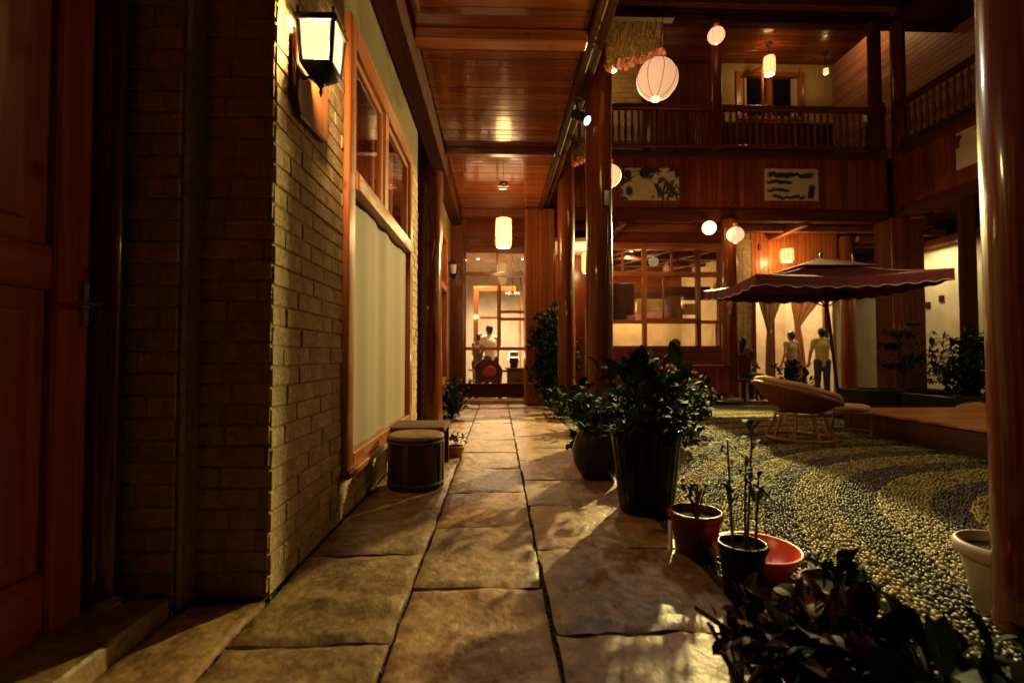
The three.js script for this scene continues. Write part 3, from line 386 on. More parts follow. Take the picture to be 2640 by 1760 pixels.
  p('roof_beam', bb(1.14, 8.12, Z - .12, 10.2, 8.3, Z + .08, .02, 0), M.beamDark); p('roof_board', bb(1.14, 8.3, Z - .06, 10.2, 8.62, Z, .01, 0), M.frame); p('roof_beam', bb(1.14, 8.62, Z - .12, 10.2, 8.85, Z + .12, .03, 0), M.beamDark); p('roof_board', bb(1.14, 8.85, Z - .04, 10.2, 9.6, Z, .01, 0), M.board[0]);
  p('post', bb(3.55, 5.3, W + .1, 3.72, 8.34, W + .26, .01), M.column);
  for (const [x, w] of [[7.86, .09], [7.99, .05]]) p('white_card', bb(x, 6.02, Z + .056, x + w, 6.16, Z + .06, .001), M.potWhite, rail);
  // side gallery
  const s = thing('side_gallery', 'upper timber gallery along the right side of the courtyard', 'building'), q = (n, ge, m, par = s) => part(n, ge, m, par), X = 8.5;
  const sf = q('fascia', bb(X + .02, 4.05, -1.5, X + .08, 5.3, -9.9, .004), M.beamDark); for (let z = -3; z > -9.85; z -= .12) part('board', bb(X - .006, 4.12, z, X + .02, 5.2, z - .117, .0045, 1), M.board[Math.floor(-z * 17) % 3], sf);
  q('floor_beam', bb(X - .05, 3.86, -1.5, X + .12, 4.115, -9.9, .02, 2), M.beamDark); q('floor_beam', bb(X - .06, 5.2, -1.5, X + .1, 5.36, -9.9, .02, 2), M.beamDark);
  const sr = q('balustrade', merge([bb(X - .05, 6.24, -1.5, X + .07, 6.36, -9.9, .02, 2), bb(X - .03, 5.42, -1.5, X + .05, 5.5, -9.9, .012, 2)]), M.beamDark); for (let z = -5; z > -9.9; z -= .142) { const m = part('baluster', bal, M.column, sr); m.position.set(X + .01, 5.497, z); }
  q('floor', bb(X + .08, 5.22, -1.5, 10, 5.3, -13.9), M.beamDark); for (let i = 0; i < 13; i++) q('soffit_board', bb(X + .12 + i * .11, 4.02, -6, X + .12 + i * .11 + .106, 4.04, -9.9, .004, 2), M.plank[i % 4]);
  q('wall_core', bb(10.03, 5.3, -1.5, 10.1, 9.8, -14.4), M.beamDark); for (let i = 0; i < 36; i++) q('wall_board', bb(10.0, 5.3 + i * .124, -6, 10.028, 5.3 + i * .124 + .121, -14.35, .005, 2), M.soffit[(i * 5) % 3]);
  q('end_wall', bb(8.5, 5.3, -14.4, 10.03, 9.8, -14.5), M.ochre); q('roof', bb(8.6, 8.14, -1.5, 10.1, 8.3, -9.85), M.beamDark); q('roof', bb(8.4, 9.8, -9.9, 10.2, 9.9, -14.5), M.beamDark);
  // ink paintings: generic brush landscapes
  const ink = k => tex(256, 128, (u, v) => { let t = .66 + .1 * (fbm(u * 6, v * 4, 6, 4, 4, 3 + k) - .5); let d = 0;
    if (k === 0) { d = Math.max(d, sm(.50, .56, fbm(u * 8 + 1, v * 5, 50, 50, 5, 11)) * Math.max(sm(.55, .8, v), (1 - sm(.16, .3, u)) * .9)); d = Math.max(d, .8 * sm(.56, .6, fbm(u * 22, v * 9, 90, 90, 3, 17)) * sm(.45, .6, u)); for (let i = 0; i < 3; i++) d = Math.max(d, .8 * (1 - sm(.008, .02, Math.abs(v - .72 - .12 * i + .3 * (u - .2) * (i - 1) + .05 * Math.sin(u * 14 + i)))) * (1 - sm(.4, .55, u))); for (let i = 0; i < 9; i++) { const x = .62 + .04 * i, y = .3 + .12 * Math.sin(i * 2.1); d = Math.max(d, .85 * (1 - sm(.014, .03, Math.abs(u - x - .03 * Math.sin(v * 9 + i)))) * (1 - sm(.18, .26, Math.abs(v - y)))); } d = Math.max(d, .9 * (1 - sm(.05, .09, Math.hypot((u - .14) * 1.2, (v - .28) * .5)))); }
    else if (k === 1) { for (const [y, x0, x1, h] of [[.80, .02, .95, .07], [.58, .0, .55, .05], [.32, 0, .5, .045], [.1, .1, .8, .05]]) { const e = fbm(u * 12, y * 10, 50, 50, 5, 5) - .5, e2 = fbm(u * 7, y * 10 + 30, 50, 50, 4, 9); d = Math.max(d, .92 * (1 - sm(.7 * h, 1.1 * h * (.4 + e2 * 1.4), Math.abs(v - y - e * .14))) * sm(x0, x0 + .1, u) * (1 - sm(x1 - .1, x1, u))); } d = Math.max(d, (1 - sm(.04, .07, Math.abs(u - .86 - (v - .2) * .1))) * sm(.05, .1, v) * (1 - sm(.4, .55, v))); }
    else { d = .85 * sm(.5, .6, fbm(u * 4, v * 4, 50, 50, 3, 8)) * sm(.35, .5, v); }
    t *= 1 - .93 * d; return [t, t * .9, t * .72]; }, true);
  const art = (label, x0, y0, x1, y1, k, side) => { const t = thing('ink_painting', label, 'painting'); const m = std({ color: lin(.85, .85, .85), map: ink(k), roughness: .6 }), w = x1 - x0, h = y1 - y0, ge = new THREE.PlaneGeometry(w, h); ge.translate(0, 0, .0125); const bx = merge([bb(-w / 2, -h / 2, 0, w / 2, h / 2, .012, .002)]); part('panel', bx, M.cane, t); part('picture', ge, m, t); if (side) { t.position.set(X - .03, (y0 + y1) / 2, side); t.rotation.y = -Math.PI / 2; } else t.position.set((x0 + x1) / 2, (y0 + y1) / 2, Z + .008); };
  art('ink painting of dark branches and figures, left of two on the gallery front', 2.60, 4.28, 3.85, 4.97, 0); art('ink painting of hill ridges in bands, right of two on the gallery front', 5.70, 4.30, 6.87, 4.99, 1); art('dim ink painting on the side gallery front near the right edge', -.5, 4.4, .5, 5.08, 2, -8.0);
  // upper posts
  const up = (label, x, r, z, y0, y1, m) => { const t = thing('gallery_post', label, 'post', [x, y0, z]); part('shaft', logGeo(r, r * .95, y1 - y0, .03, x * 3), m, t); };
  up('round upper gallery post with a lantern in front', 4.62, .115, -9.86, 5.36, 8.12, M.column); up('left of the two upper posts at the gallery corner', 8.04, .125, -9.84, 5.36, 8.12, M.beamDark); up('right of the two upper posts at the gallery corner', 8.56, .14, -9.84, 4.0, 8.12, M.column);
  const low = (label, x, z, r, m, sd) => { const t = thing('timber_column', label, 'column', [x, 0, z]); part('shaft', logGeo(r, r * .95, 3.86, .04, sd), m, t); part('plinth', lathe([[0, 0], [r * 1.3, 0], [r * 1.36, .05], [r * 1.3, .1], [r * 1.05, .12], [0, .12]], 24), M.stone[2], t); };
  low('round dark column under the gallery beside the round lantern', 4.885, -9.95, .165, M.column, 21); low('round column right of the curtained doorway under the gallery', 8.45, -11.3, .17, M.column, 23); low('slim dark column at the far right end of the pale wall', 8.62, -8.5, .13, M.beamDark, 24);
  const e = thing('corner_pier', 'broad red-brown boarded pier at the inner corner of the courtyard', 'pillar'); part('core', bb(8.24, 0, -9.74, 8.92, 3.86, -10.2, .01), M.beamDark, e); for (let i = 0; i < 6; i++) part('board', bb(8.235 + i * .115, .02, -9.71, 8.235 + i * .115 + .111, 3.86, -9.738, .004, 1), M.board[i % 3], e); part('bracket', bb(8.5, 1.62, -9.6, 8.75, 1.68, -9.71, .01), M.urn, e);
}

// ---------------------------------------------------------------- lanterns and lamps
function roundLantern(label, pos, r, cd, cordTop, tilt = 0, k = 1.3) {
  const t = thing('paper_lantern', label, 'lantern', pos); const sg = new THREE.Group(); const pts = []; for (let i = 0; i <= 20; i++) { const a = -1.38 + 2.76 * i / 20; pts.push([Math.cos(a) * r, Math.sin(a) * r * .98]); }
  const g = new THREE.LatheGeometry(pts.map(q => new THREE.Vector2(...q)), 48), P = g.attributes.position; for (let i = 0; i < P.count; i++) { const a = Math.atan2(P.getZ(i), P.getX(i)), s = 1 - .035 * Math.pow(Math.abs(Math.cos(a * 4)), 6); P.setX(i, P.getX(i) * s); P.setZ(i, P.getZ(i) * s); } g.computeVertexNormals();
  const body = part('shade', g, glow([1, .5, .26], k), t); const ribs = []; for (let j = 0; j < 8; j++) { const a = j * Math.PI / 4; ribs.push(tube(pts.filter((_, i) => i % 2 === 0).map(([x, y]) => [x * .972 * Math.cos(a), y, x * .972 * Math.sin(a)]), r * .017, 14, 5)); }
  part('rib', merge(ribs), M.terra, t); const rimR = Math.cos(1.38) * r; part('collar', merge([lathe([[rimR * .8, r * .95], [rimR * 1.15, r * .95], [rimR * 1.15, r * 1.06], [rimR * .8, r * 1.06]], 20)]), M.terra, t); part('collar', lathe([[rimR * .8, -r * 1.05], [rimR * 1.15, -r * 1.05], [rimR * 1.15, -r * .95], [rimR * .8, -r * .95]], 20), glow([1, .75, .5], 1.6), t);
  const fr = []; for (let j = 0; j < 22; j++) { const a = j * .2856, w = r * (.25 + .2 * rnd()), q = ni(new THREE.PlaneGeometry(r * .16, w)); q.rotateX(.4 * rnd()); q.translate(0, w / 2, rimR * (1 + .5 * rnd())); q.rotateY(a); q.translate(0, r * 1.02, 0); fr.push(q); } part('ruffle', merge(fr), M.pinkFringe, t);
  part('cord', rod([0, r * 1.05, 0], [0, cordTop - pos[1], 0], .004, .004, 5), M.iron, t); lamp(t, [0, 0, 0], LANT, cd, r * 30); t.rotation.z = tilt; return t; }
roundLantern('large round cream paper lantern hanging beside the thick column', [1.345, 3.33, -3.95], .172, 2.2, 4.9, -.1, 1.0);
roundLantern('small round paper lantern high in front of the upper gallery post', [4.37, 7.40, -9.3], .165, .8, 8.6, 0, 1.6);
roundLantern('small round paper lantern below the gallery, right of the bright floodlight', [4.86, 3.46, -9.6], .165, 1.6, 3.9, 0, 1.6);
roundLantern('round paper lantern half hidden behind the thick column', [1.66, 3.66, -7.0], .17, 1.4, 5.3, 0, 1.5);
function tubeLantern(label, pos, r, h, cd, top, k = 2.2, slats = 16) { const t = thing('pendant_lamp', label, 'lamp', pos); part('shade', lathe([[r * .82, -h / 2], [r * .95, -h * .4], [r, 0], [r * .95, h * .4], [r * .82, h / 2]], 32), glow([1, .58, .2], k), t); for (let i = 0; i < slats; i++) { const a = i * 2 * Math.PI / slats; part('slat', rod([Math.cos(a) * r * 1.02, -h * .48, Math.sin(a) * r * 1.02], [Math.cos(a) * r * 1.02, h * .48, Math.sin(a) * r * 1.02], r * .03, r * .03, 5), M.cane, t); }
  part('ring', merge([mv(rot(new THREE.TorusGeometry(r * .9, r * .07, 6, 28), Math.PI / 2), 0, h / 2, 0), mv(rot(new THREE.TorusGeometry(r * .9, r * .07, 6, 28), Math.PI / 2), 0, -h / 2, 0), bb(-r * .9, h / 2 - .006, -.008, r * .9, h / 2 + .006, .008, .002)]), M.cane, t); part('cord', rod([0, h / 2, 0], [0, top - pos[1], 0], .006, .006, 6), M.iron, t); part('ceiling_rose', lathe([[0, 0], [.07, 0], [.06, -.03], [0, -.035]], 20).translate(0, top - pos[1], 0), M.iron, t); lamp(t, [0, 0, 0], WARM, cd, r * 25); return t; }
tubeLantern('glowing slatted pendant lamp hanging in the corridor', [.09, 3.05, -8.0], .135, .48, 10, 3.895, 4);
tubeLantern('glowing pendant lamp in front of the upper gallery window', [6.38, 7.80, -10.9], .13, .42, 1.5, 8.33, 2.2, 10);
tubeLantern('small pendant lamp on the upper gallery at the left, by the woven panel', [2.58, 7.6, -10.6], .12, .34, 2.2, 8.33, 2.2, 8);
tubeLantern('pendant lamp under the porch behind the thick column', [2.0, 3.06, -10.6], .13, .46, 7, 4.0, 2.2, 10);
tubeLantern('warm pendant lamp behind the top of the parasol', [6.79, 3.34, -11.0], .14, .3, 7, 4.0, 2, 10);
tubeLantern('tiny lamp at the far end of the upper gallery', [7.95, 7.88, -11.2], .06, .12, .3, 8.33, 1.6, 6);
tubeLantern('lamp behind the beam of the side gallery', [9.2, 9.55, -12.2], .1, .2, 6.5, 9.8, 2, 8);
tubeLantern('pendant lamp over the wooden deck, beyond the right edge of the picture', [7.0, 3.0, -4.8], .14, .46, 13, 3.9, 3, 10);
{ // floodlight on the gallery beam
  const t = thing('floodlight', 'dazzling bare floodlight fixed under the gallery front', 'lamp', [4.37, 3.63, -9.72]); const aim = V(1.9, 0, -2.6).sub(V(4.37, 3.63, -9.72)).normalize();
  part('housing', merge([lathe([[.05, .1], [.10, .08], [.13, -.01], [.12, -.01], [.09, .065], [.0, .085]], 24)]).applyQuaternion(new THREE.Quaternion().setFromUnitVectors(V(0, -1, 0), aim)), M.iron, t);
  part('bulb', new THREE.SphereGeometry(.14, 24, 16), glow([1, .80, .30], 4), t); part('arm', merge([rod([0, .06, -.05], [0, .25, -.2], .012), bb(-.05, .22, -.25, .05, .28, -.14, .004)]), M.iron, t);
  lamp(t, [0, 0, 0], FLOOD, 4, 4);
  const s = new THREE.SpotLight(lin(...FLOOD), 440, 0, 1.05, .5); s.position.set(4.37 + aim.x * .1, 3.63 + aim.y * .1, -9.72 + aim.z * .1); s.target.position.set(1.9, 0, -2.6); s.shadow.radius = 4; s.castShadow = true; scene.add(s, s.target);
  const k = thing('spotlight', 'black tubular spotlight with a white face beside the thick column', 'lamp', [.93, 3.62, -5.2]); const dir = V(.5, -.62, .6).normalize(), Q = new THREE.Quaternion().setFromUnitVectors(V(0, -1, 0), dir);
  part('barrel', lathe([[0, .16], [.04, .16], [.055, .14], [.06, -.1], [.054, -.1], [.05, -.075]], 24).applyQuaternion(Q), M.black, k); part('lens', lathe([[0, -.088], [.05, -.084], [.05, -.075], [0, -.075]], 24).applyQuaternion(Q), glow([.95, .95, 1], 4), k); part('stem', merge([rod([-.03, .05, -.01], [-.06, .17, -.02], .012), bb(-.1, .165, -.05, -.01, .195, .03, .004)]), M.black, k);
  const sl = new THREE.SpotLight(lin(1, .9, .72), 30, 0, .75, .6); sl.position.copy(dir).multiplyScalar(.1).add(V(.93, 3.62, -5.2)); sl.target.position.copy(dir).multiplyScalar(3).add(V(.93, 3.62, -5.2)); sl.shadow.radius = 2.5; sl.castShadow = true; scene.add(sl, sl.target);
}
// woven panels with ragged pink hem
function woven(label, pos, w, h, ry) { const t = thing('woven_panel', label, 'hanging', pos, ry, undefined); const bl = [], hem = []; for (let i = 0; i < 900; i++) { const x = rr(-w / 2, w / 2), cut = -h * (.56 + .3 * (1 - (x / w + .5))), y = rr(cut, 0), L = rr(.05, .11), g = new THREE.ConeGeometry(.005, L, 4, 1); g.rotateZ(rr(-.7, .7)); g.rotateX(rr(-.5, .5)); g.translate(x, y - L * .2, rr(-.02, .03)); bl.push(g); }
  { const sh = new THREE.Shape(); sh.moveTo(-w / 2, 0); sh.lineTo(w / 2, rr(0, .02)); for (let i = 0; i <= 16; i++) { const x = w / 2 - w * i / 16; sh.lineTo(x + rr(-.008, .008), -h * (.58 + .3 * i / 16) + rr(-.03, .02)); } sh.closePath(); const eg = ni(new THREE.ExtrudeGeometry(sh, { depth: .03, bevelSize: .008, bevelThickness: .008, bevelSegments: 1 })); eg.translate(0, 0, -.02); bl.push(boxUV(eg, 1)); }
 part('straw', merge(bl), M.straw, t); for (let i = 0; i < 26; i++) { const x = -w / 2 + w * i / 25, cut = -h * (.56 + .3 * (1 - i / 25)), L = rr(.06, .13), g = ni(new THREE.PlaneGeometry(.035, L, 1, 2)); g.rotateX(rr(-.6, .6)); g.rotateY(rr(-.8, .8)); g.translate(x, cut - L * .3, rr(-.02, .04)); hem.push(g); } part('hem', merge(hem), M.pinkFringe, t); part('hanger', merge([rod([-w / 2, .0, 0], [w / 2, .02, 0], .008), rod([-w * .4, 0, 0], [-w * .4, .8, 0], .004), rod([w * .4, 0, 0], [w * .4, .8, 0], .004)]), M.iron, t); return t; }
woven('larger shaggy straw panel with pink hem beside the thick column, above the large lantern', [1.34, 4.27, -4.6], .56, .5, .05); woven('small straw panel with pink hem between the two log columns', [1.22, 4.22, -7.0], .24, .42, .2);

// ---------------------------------------------------------------- parasol
{
  const t = thing('parasol', 'square burgundy garden parasol with scalloped white-edged valance', 'parasol'); const A = [3.67, 1.98 + .17, -6.68], B = [6.60, 2.08 + .17, -6.7], C = [6.62, 2.20, -8.85], D = [3.84, 2.02 + .17, -8.82], T = [5.36, 2.54, -7.75];
  const panel = (a, b) => { const n = 16, pos = [], g = new THREE.BufferGeometry(), at = (u, v) => { const e = [0, 1, 2].map(i => a[i] + (b[i] - a[i]) * u), k = .14 + .86 * v; const q = [0, 1, 2].map(i => T[i] + (e[i] - T[i]) * k); q[1] -= .10 * Math.sin(Math.PI * u) * v * (1 - .3 * v) + .07 * Math.sin(Math.PI * v); return q; }; for (let i = 0; i < n; i++) for (let j = 0; j < n; j++) { const p = [at(i / n, j / n), at((i + 1) / n, j / n), at((i + 1) / n, (j + 1) / n), at(i / n, (j + 1) / n)]; pos.push(...p[0], ...p[3], ...p[2], ...p[0], ...p[2], ...p[1]); } g.setAttribute('position', new THREE.Float32BufferAttribute(pos, 3)); g.setAttribute('uv', new THREE.Float32BufferAttribute(new Float32Array(pos.length / 3 * 2), 2)); g.computeVertexNormals(); boxUV(g, 0); return [g, at]; };
  const cs = [A, B, C, D]; for (let i = 0; i < 4; i++) { const a = cs[i], b = cs[(i + 1) % 4], [g, at] = panel(a, b); part('canopy', g, M.canopy, t);
    const n = 96, pos = [], edge = [], L = Math.hypot(b[0] - a[0], b[2] - a[2]), wv = Math.round(L / .3); for (let k = 0; k <= n; k++) { const q = at(k / n, 1), dy = .15 + .013 * Math.cos(k / n * wv * 2 * Math.PI), nx = (b[2] - a[2]) / L, nz = -(b[0] - a[0]) / L, s = .012 * Math.sin(k / n * wv * 6.28); edge.push([q, [q[0] + nx * s, q[1] - dy, q[2] + nz * s]]); }
    for (let k = 0; k < n; k++) pos.push(...edge[k][0], ...edge[k][1], ...edge[k + 1][1], ...edge[k][0], ...edge[k + 1][1], ...edge[k + 1][0]); const vg = new THREE.BufferGeometry(); vg.setAttribute('position', new THREE.Float32BufferAttribute(pos, 3)); vg.computeVertexNormals(); boxUV(vg, 0); const va = part('valance', vg, M.canopy, t); part('piping', tube(edge.map(e => e[1]), .007, 200, 5), M.piping, va);
    part('rib', tube([[T[0], T[1] - .1, T[2]], [(T[0] + a[0]) / 2, (T[1] + a[1]) / 2 - .09, (T[2] + a[2]) / 2], [a[0], a[1] - .02, a[2]]], .014, 10, 6), M.iron, t); const hp = []; for (let k = 0; k <= 10; k++) { const q = at(0, k / 10); hp.push([q[0], q[1] + .006, q[2]]); } part('seam', tube(hp, .006, 20, 5), M.piping, t); }
  const cap = new THREE.BufferGeometry(), cp = [], cc = [[T[0] - .62, T[1] - .13, T[2] + .46], [T[0] + .62, T[1] - .13, T[2] + .46], [T[0] + .62, T[1] - .13, T[2] - .46], [T[0] - .62, T[1] - .13, T[2] - .46]], tp = [T[0], T[1] + .07, T[2]]; for (let i = 0; i < 4; i++) cp.push(...tp, ...cc[i], ...cc[(i + 1) % 4]); cap.setAttribute('position', new THREE.Float32BufferAttribute(cp, 3)); cap.computeVertexNormals(); boxUV(cap, 0); part('vent_cap', cap, M.canopy, t);
  part('finial', lathe([[0, .1], [.02, .08], [.03, .04], [.015, 0]], 12).translate(...tp), M.iron, t); part('pole', rod([T[0] + .28, .0, T[2]], [T[0], T[1] + .1, T[2]], .024, .024, 16), M.iron, t); part('base', lathe([[0, 0], [.28, 0], [.28, .06], [.06, .1], [.05, .3], [0, .3]], 24).translate(T[0] + .28, -.01, T[2]), M.urn, t);
  for (const c of cs) part('strut', rod([T[0] + .08, T[1] - .75, T[2]], [(T[0] + c[0]) / 2, (T[1] + c[1]) / 2 - .1, (T[2] + c[2]) / 2], .010), M.iron, t);
}

// ---------------------------------------------------------------- rattan chair, stool, deck
{
  const c = thing('rattan_chair', 'round rattan bowl chair with beige cushion rim in the courtyard', 'chair', [3.62, 0, -5.65]);
  const tiltG = g => { g.scale(.9, .78, .9); g.rotateZ(-.29); g.translate(-.06, .53, 0); return g; };
  part('bowl', tiltG(lathe([[.12, -.26], [.25, -.23], [.40, -.13], [.5, .0], [.52, .02], [.5, .03], [.38, -.10], [.24, -.2], [0, -.23]], 40)), M.wicker, c); part('rim', tiltG(mv(rot(new THREE.TorusGeometry(.525, .028, 10, 48), Math.PI / 2), 0, .02, 0)), M.cane, c);
  const cu = lathe([[0, -.08], [.25, -.05], [.42, .02], [.5, .05], [.53, .09], [.5, .13], [.42, .13], [.25, .07], [0, .03]], 40), P = cu.attributes.position; for (let i = 0; i < P.count; i++) { const a = Math.atan2(P.getZ(i), P.getX(i)); P.setY(i, P.getY(i) + .006 * Math.sin(a * 7) + .004 * Math.sin(a * 17)); } cu.computeVertexNormals(); part('cushion', tiltG(cu), M.cushion, c);
  part('base_ring', mv(rot(new THREE.TorusGeometry(.36, .02, 8, 40), Math.PI / 2), 0, .02, 0), M.cane, c); part('top_ring', mv(rot(new THREE.TorusGeometry(.25, .018, 8, 36), Math.PI / 2), 0, .30, 0), M.cane, c); for (let i = 0; i < 9; i++) { const a = i * 2 * Math.PI / 9 + .2; part('leg', rod([.36 * Math.cos(a), .02, .36 * Math.sin(a)], [.25 * Math.cos(a), .30, .25 * Math.sin(a)], .016), M.cane, c); }
  const s = thing('footstool', 'small footstool with beige cushion between the rattan chair and the deck', 'stool', [4.42, 0, -5.9]); part('cushion', lathe([[0, .30], [.18, .305], [.21, .33], [.2, .37], [.15, .385], [0, .385]], 28), M.cushion, s); part('frame', mv(rot(new THREE.TorusGeometry(.2, .016, 8, 30), Math.PI / 2), 0, .29, 0), M.cane, s); for (let i = 0; i < 4; i++) { const a = i * Math.PI / 2 + .7; part('leg', rod([.21 * Math.cos(a), 0, .21 * Math.sin(a)], [.17 * Math.cos(a), .29, .17 * Math.sin(a)], .015), M.cane, s); } part('stretcher', rod([.2 * Math.cos(.7), .07, .2 * Math.sin(.7)], [.2 * Math.cos(3.84), .07, .2 * Math.sin(3.84)], .01), M.cane, s);
  const d = thing('wooden_deck', 'low orange wooden platform at the right of the courtyard', 'deck'); part('side', bb(4.79, -.03, -3.52, 8.2, .238, -6.52, .005), M.deckSide, d); for (let i = 0; i < 20; i++) part('plank', bb(4.76, .24, -3.5 - i * .152, 8.22, .27, -3.5 - i * .152 - .148, .005, 0), M.deck[(i * 5) % 3], d);
}

// ---------------------------------------------------------------- plants
function leafGeo(L, W, bend, fold = .25, tip = .55, n = 6) { const pos = [], uv = [], w = t => W * .5 * Math.pow(Math.sin(Math.PI * Math.pow(t, tip < .5 ? 1.3 : .75)), .9), pt = (t, s) => { const a = bend * t, x = s * w(t); return [x, L * (bend ? Math.sin(a) / bend : t) * 0 + L * t * Math.sin(.9 - a * .5) + Math.abs(x) * fold, L * t * Math.cos(.9 - a * .5)]; };
  for (let i = 0; i < n; i++) for (const [s0, s1] of [[-1, 0], [0, 1]]) { const a = i / n, b = (i + 1) / n, q = [[a, s0], [a, s1], [b, s1], [b, s0]]; for (const k of [0, 1, 2, 0, 2, 3]) { pos.push(...pt(...q[k])); uv.push(q[k][1] * .5 + .5, q[k][0]); } }
  const g = new THREE.BufferGeometry(); g.setAttribute('position', new THREE.Float32BufferAttribute(pos, 3)); g.setAttribute('uv', new THREE.Float32BufferAttribute(uv, 2)); g.computeVertexNormals(); return g; }
const Oj = new THREE.Object3D();
// leaves: list of [x,y,z, yaw, pitch, roll, scale]
function leafParts(parent, list, geos, mats) { for (const q of list) { const m = part('leaf', pick(geos), pick(mats), parent); m.position.set(q[0], q[1], q[2]); m.rotation.order = 'YXZ'; m.rotation.set(q[4], q[3], q[5]); m.scale.setScalar(q[6]); } }
function leafMass(parent, list, geos, mat, name = 'foliage') { const out = []; for (const q of list) { const g = ni(pick(geos).clone()); Oj.position.set(q[0], q[1], q[2]); Oj.rotation.order = 'YXZ'; Oj.rotation.set(q[4], q[3], q[5]); Oj.scale.setScalar(q[6]); Oj.updateMatrix(); g.applyMatrix4(Oj.matrix); out.push(g); } const m = part(name, merge(out), mat, parent); m.userData.kind = 'stuff'; return m; }
function clumps(n, per, rx, ry, rz, cy, s0, s1, cr = .16) { const L = []; for (let i = 0; i < n; i++) { let x, y, z; do { x = rr(-1, 1); y = rr(-1, 1); z = rr(-1, 1); } while (x * x + y * y + z * z > 1); const k = .55 + .45 * Math.hypot(x, y, z); for (let j = 0; j < per; j++) L.push([x * rx * k + rr(-cr, cr), cy + y * ry * k + rr(-cr, cr), z * rz * k + rr(-cr, cr), rr(0, 6.28), rr(-.9, .6), rr(-.6, .6), rr(s0, s1)]); } return L; }
function stems(n, r, h, w, mat, parent, y0 = 0, nm = 'stem') { for (let i = 0; i < n; i++) { const a = rr(0, 6.28), d = rr(0, r), e = rr(.3, 1) * w; part(nm, tube([[Math.cos(a) * d * .4, y0, Math.sin(a) * d * .4], [Math.cos(a) * (d * .4 + e * .35), y0 + h * .5, Math.sin(a) * (d * .4 + e * .35)], [Math.cos(a) * (d * .4 + e), y0 + h * rr(.8, 1.1), Math.sin(a) * (d * .4 + e)]], rr(.004, .009), 8, 5), mat, parent); } }
const gL = leafGeo(1, .55, .9), gM = leafGeo(1, .4, 1.2), gN = leafGeo(1, .2, 1.4, .1), gO = leafGeo(1, .7, .5, .15);
function potGeo(r0, r1, h, th = .012, lip = .02) { return lathe([[0, 0], [r0, 0], [r1 - lip * .4, h - lip * 1.6], [r1, h - lip * 1.5], [r1 + lip * .3, h - lip * .5], [r1, h], [r1 - th, h], [r1 - th * 1.6, h - lip * 2], [r0 - th, h * .25]], 48); }
function pot(name, label, cat, pos, r0, r1, h, mat, group, lip = .02) { const t = thing(name, label, cat, pos, rr(0, 6), group); part('vessel', potGeo(r0, r1, h, .012, lip), mat, t); part('soil', lathe([[0, h * .86], [r1 * .5, h * .875], [r1 * .93, h * .85]], 24), M.soil, t); return t; }
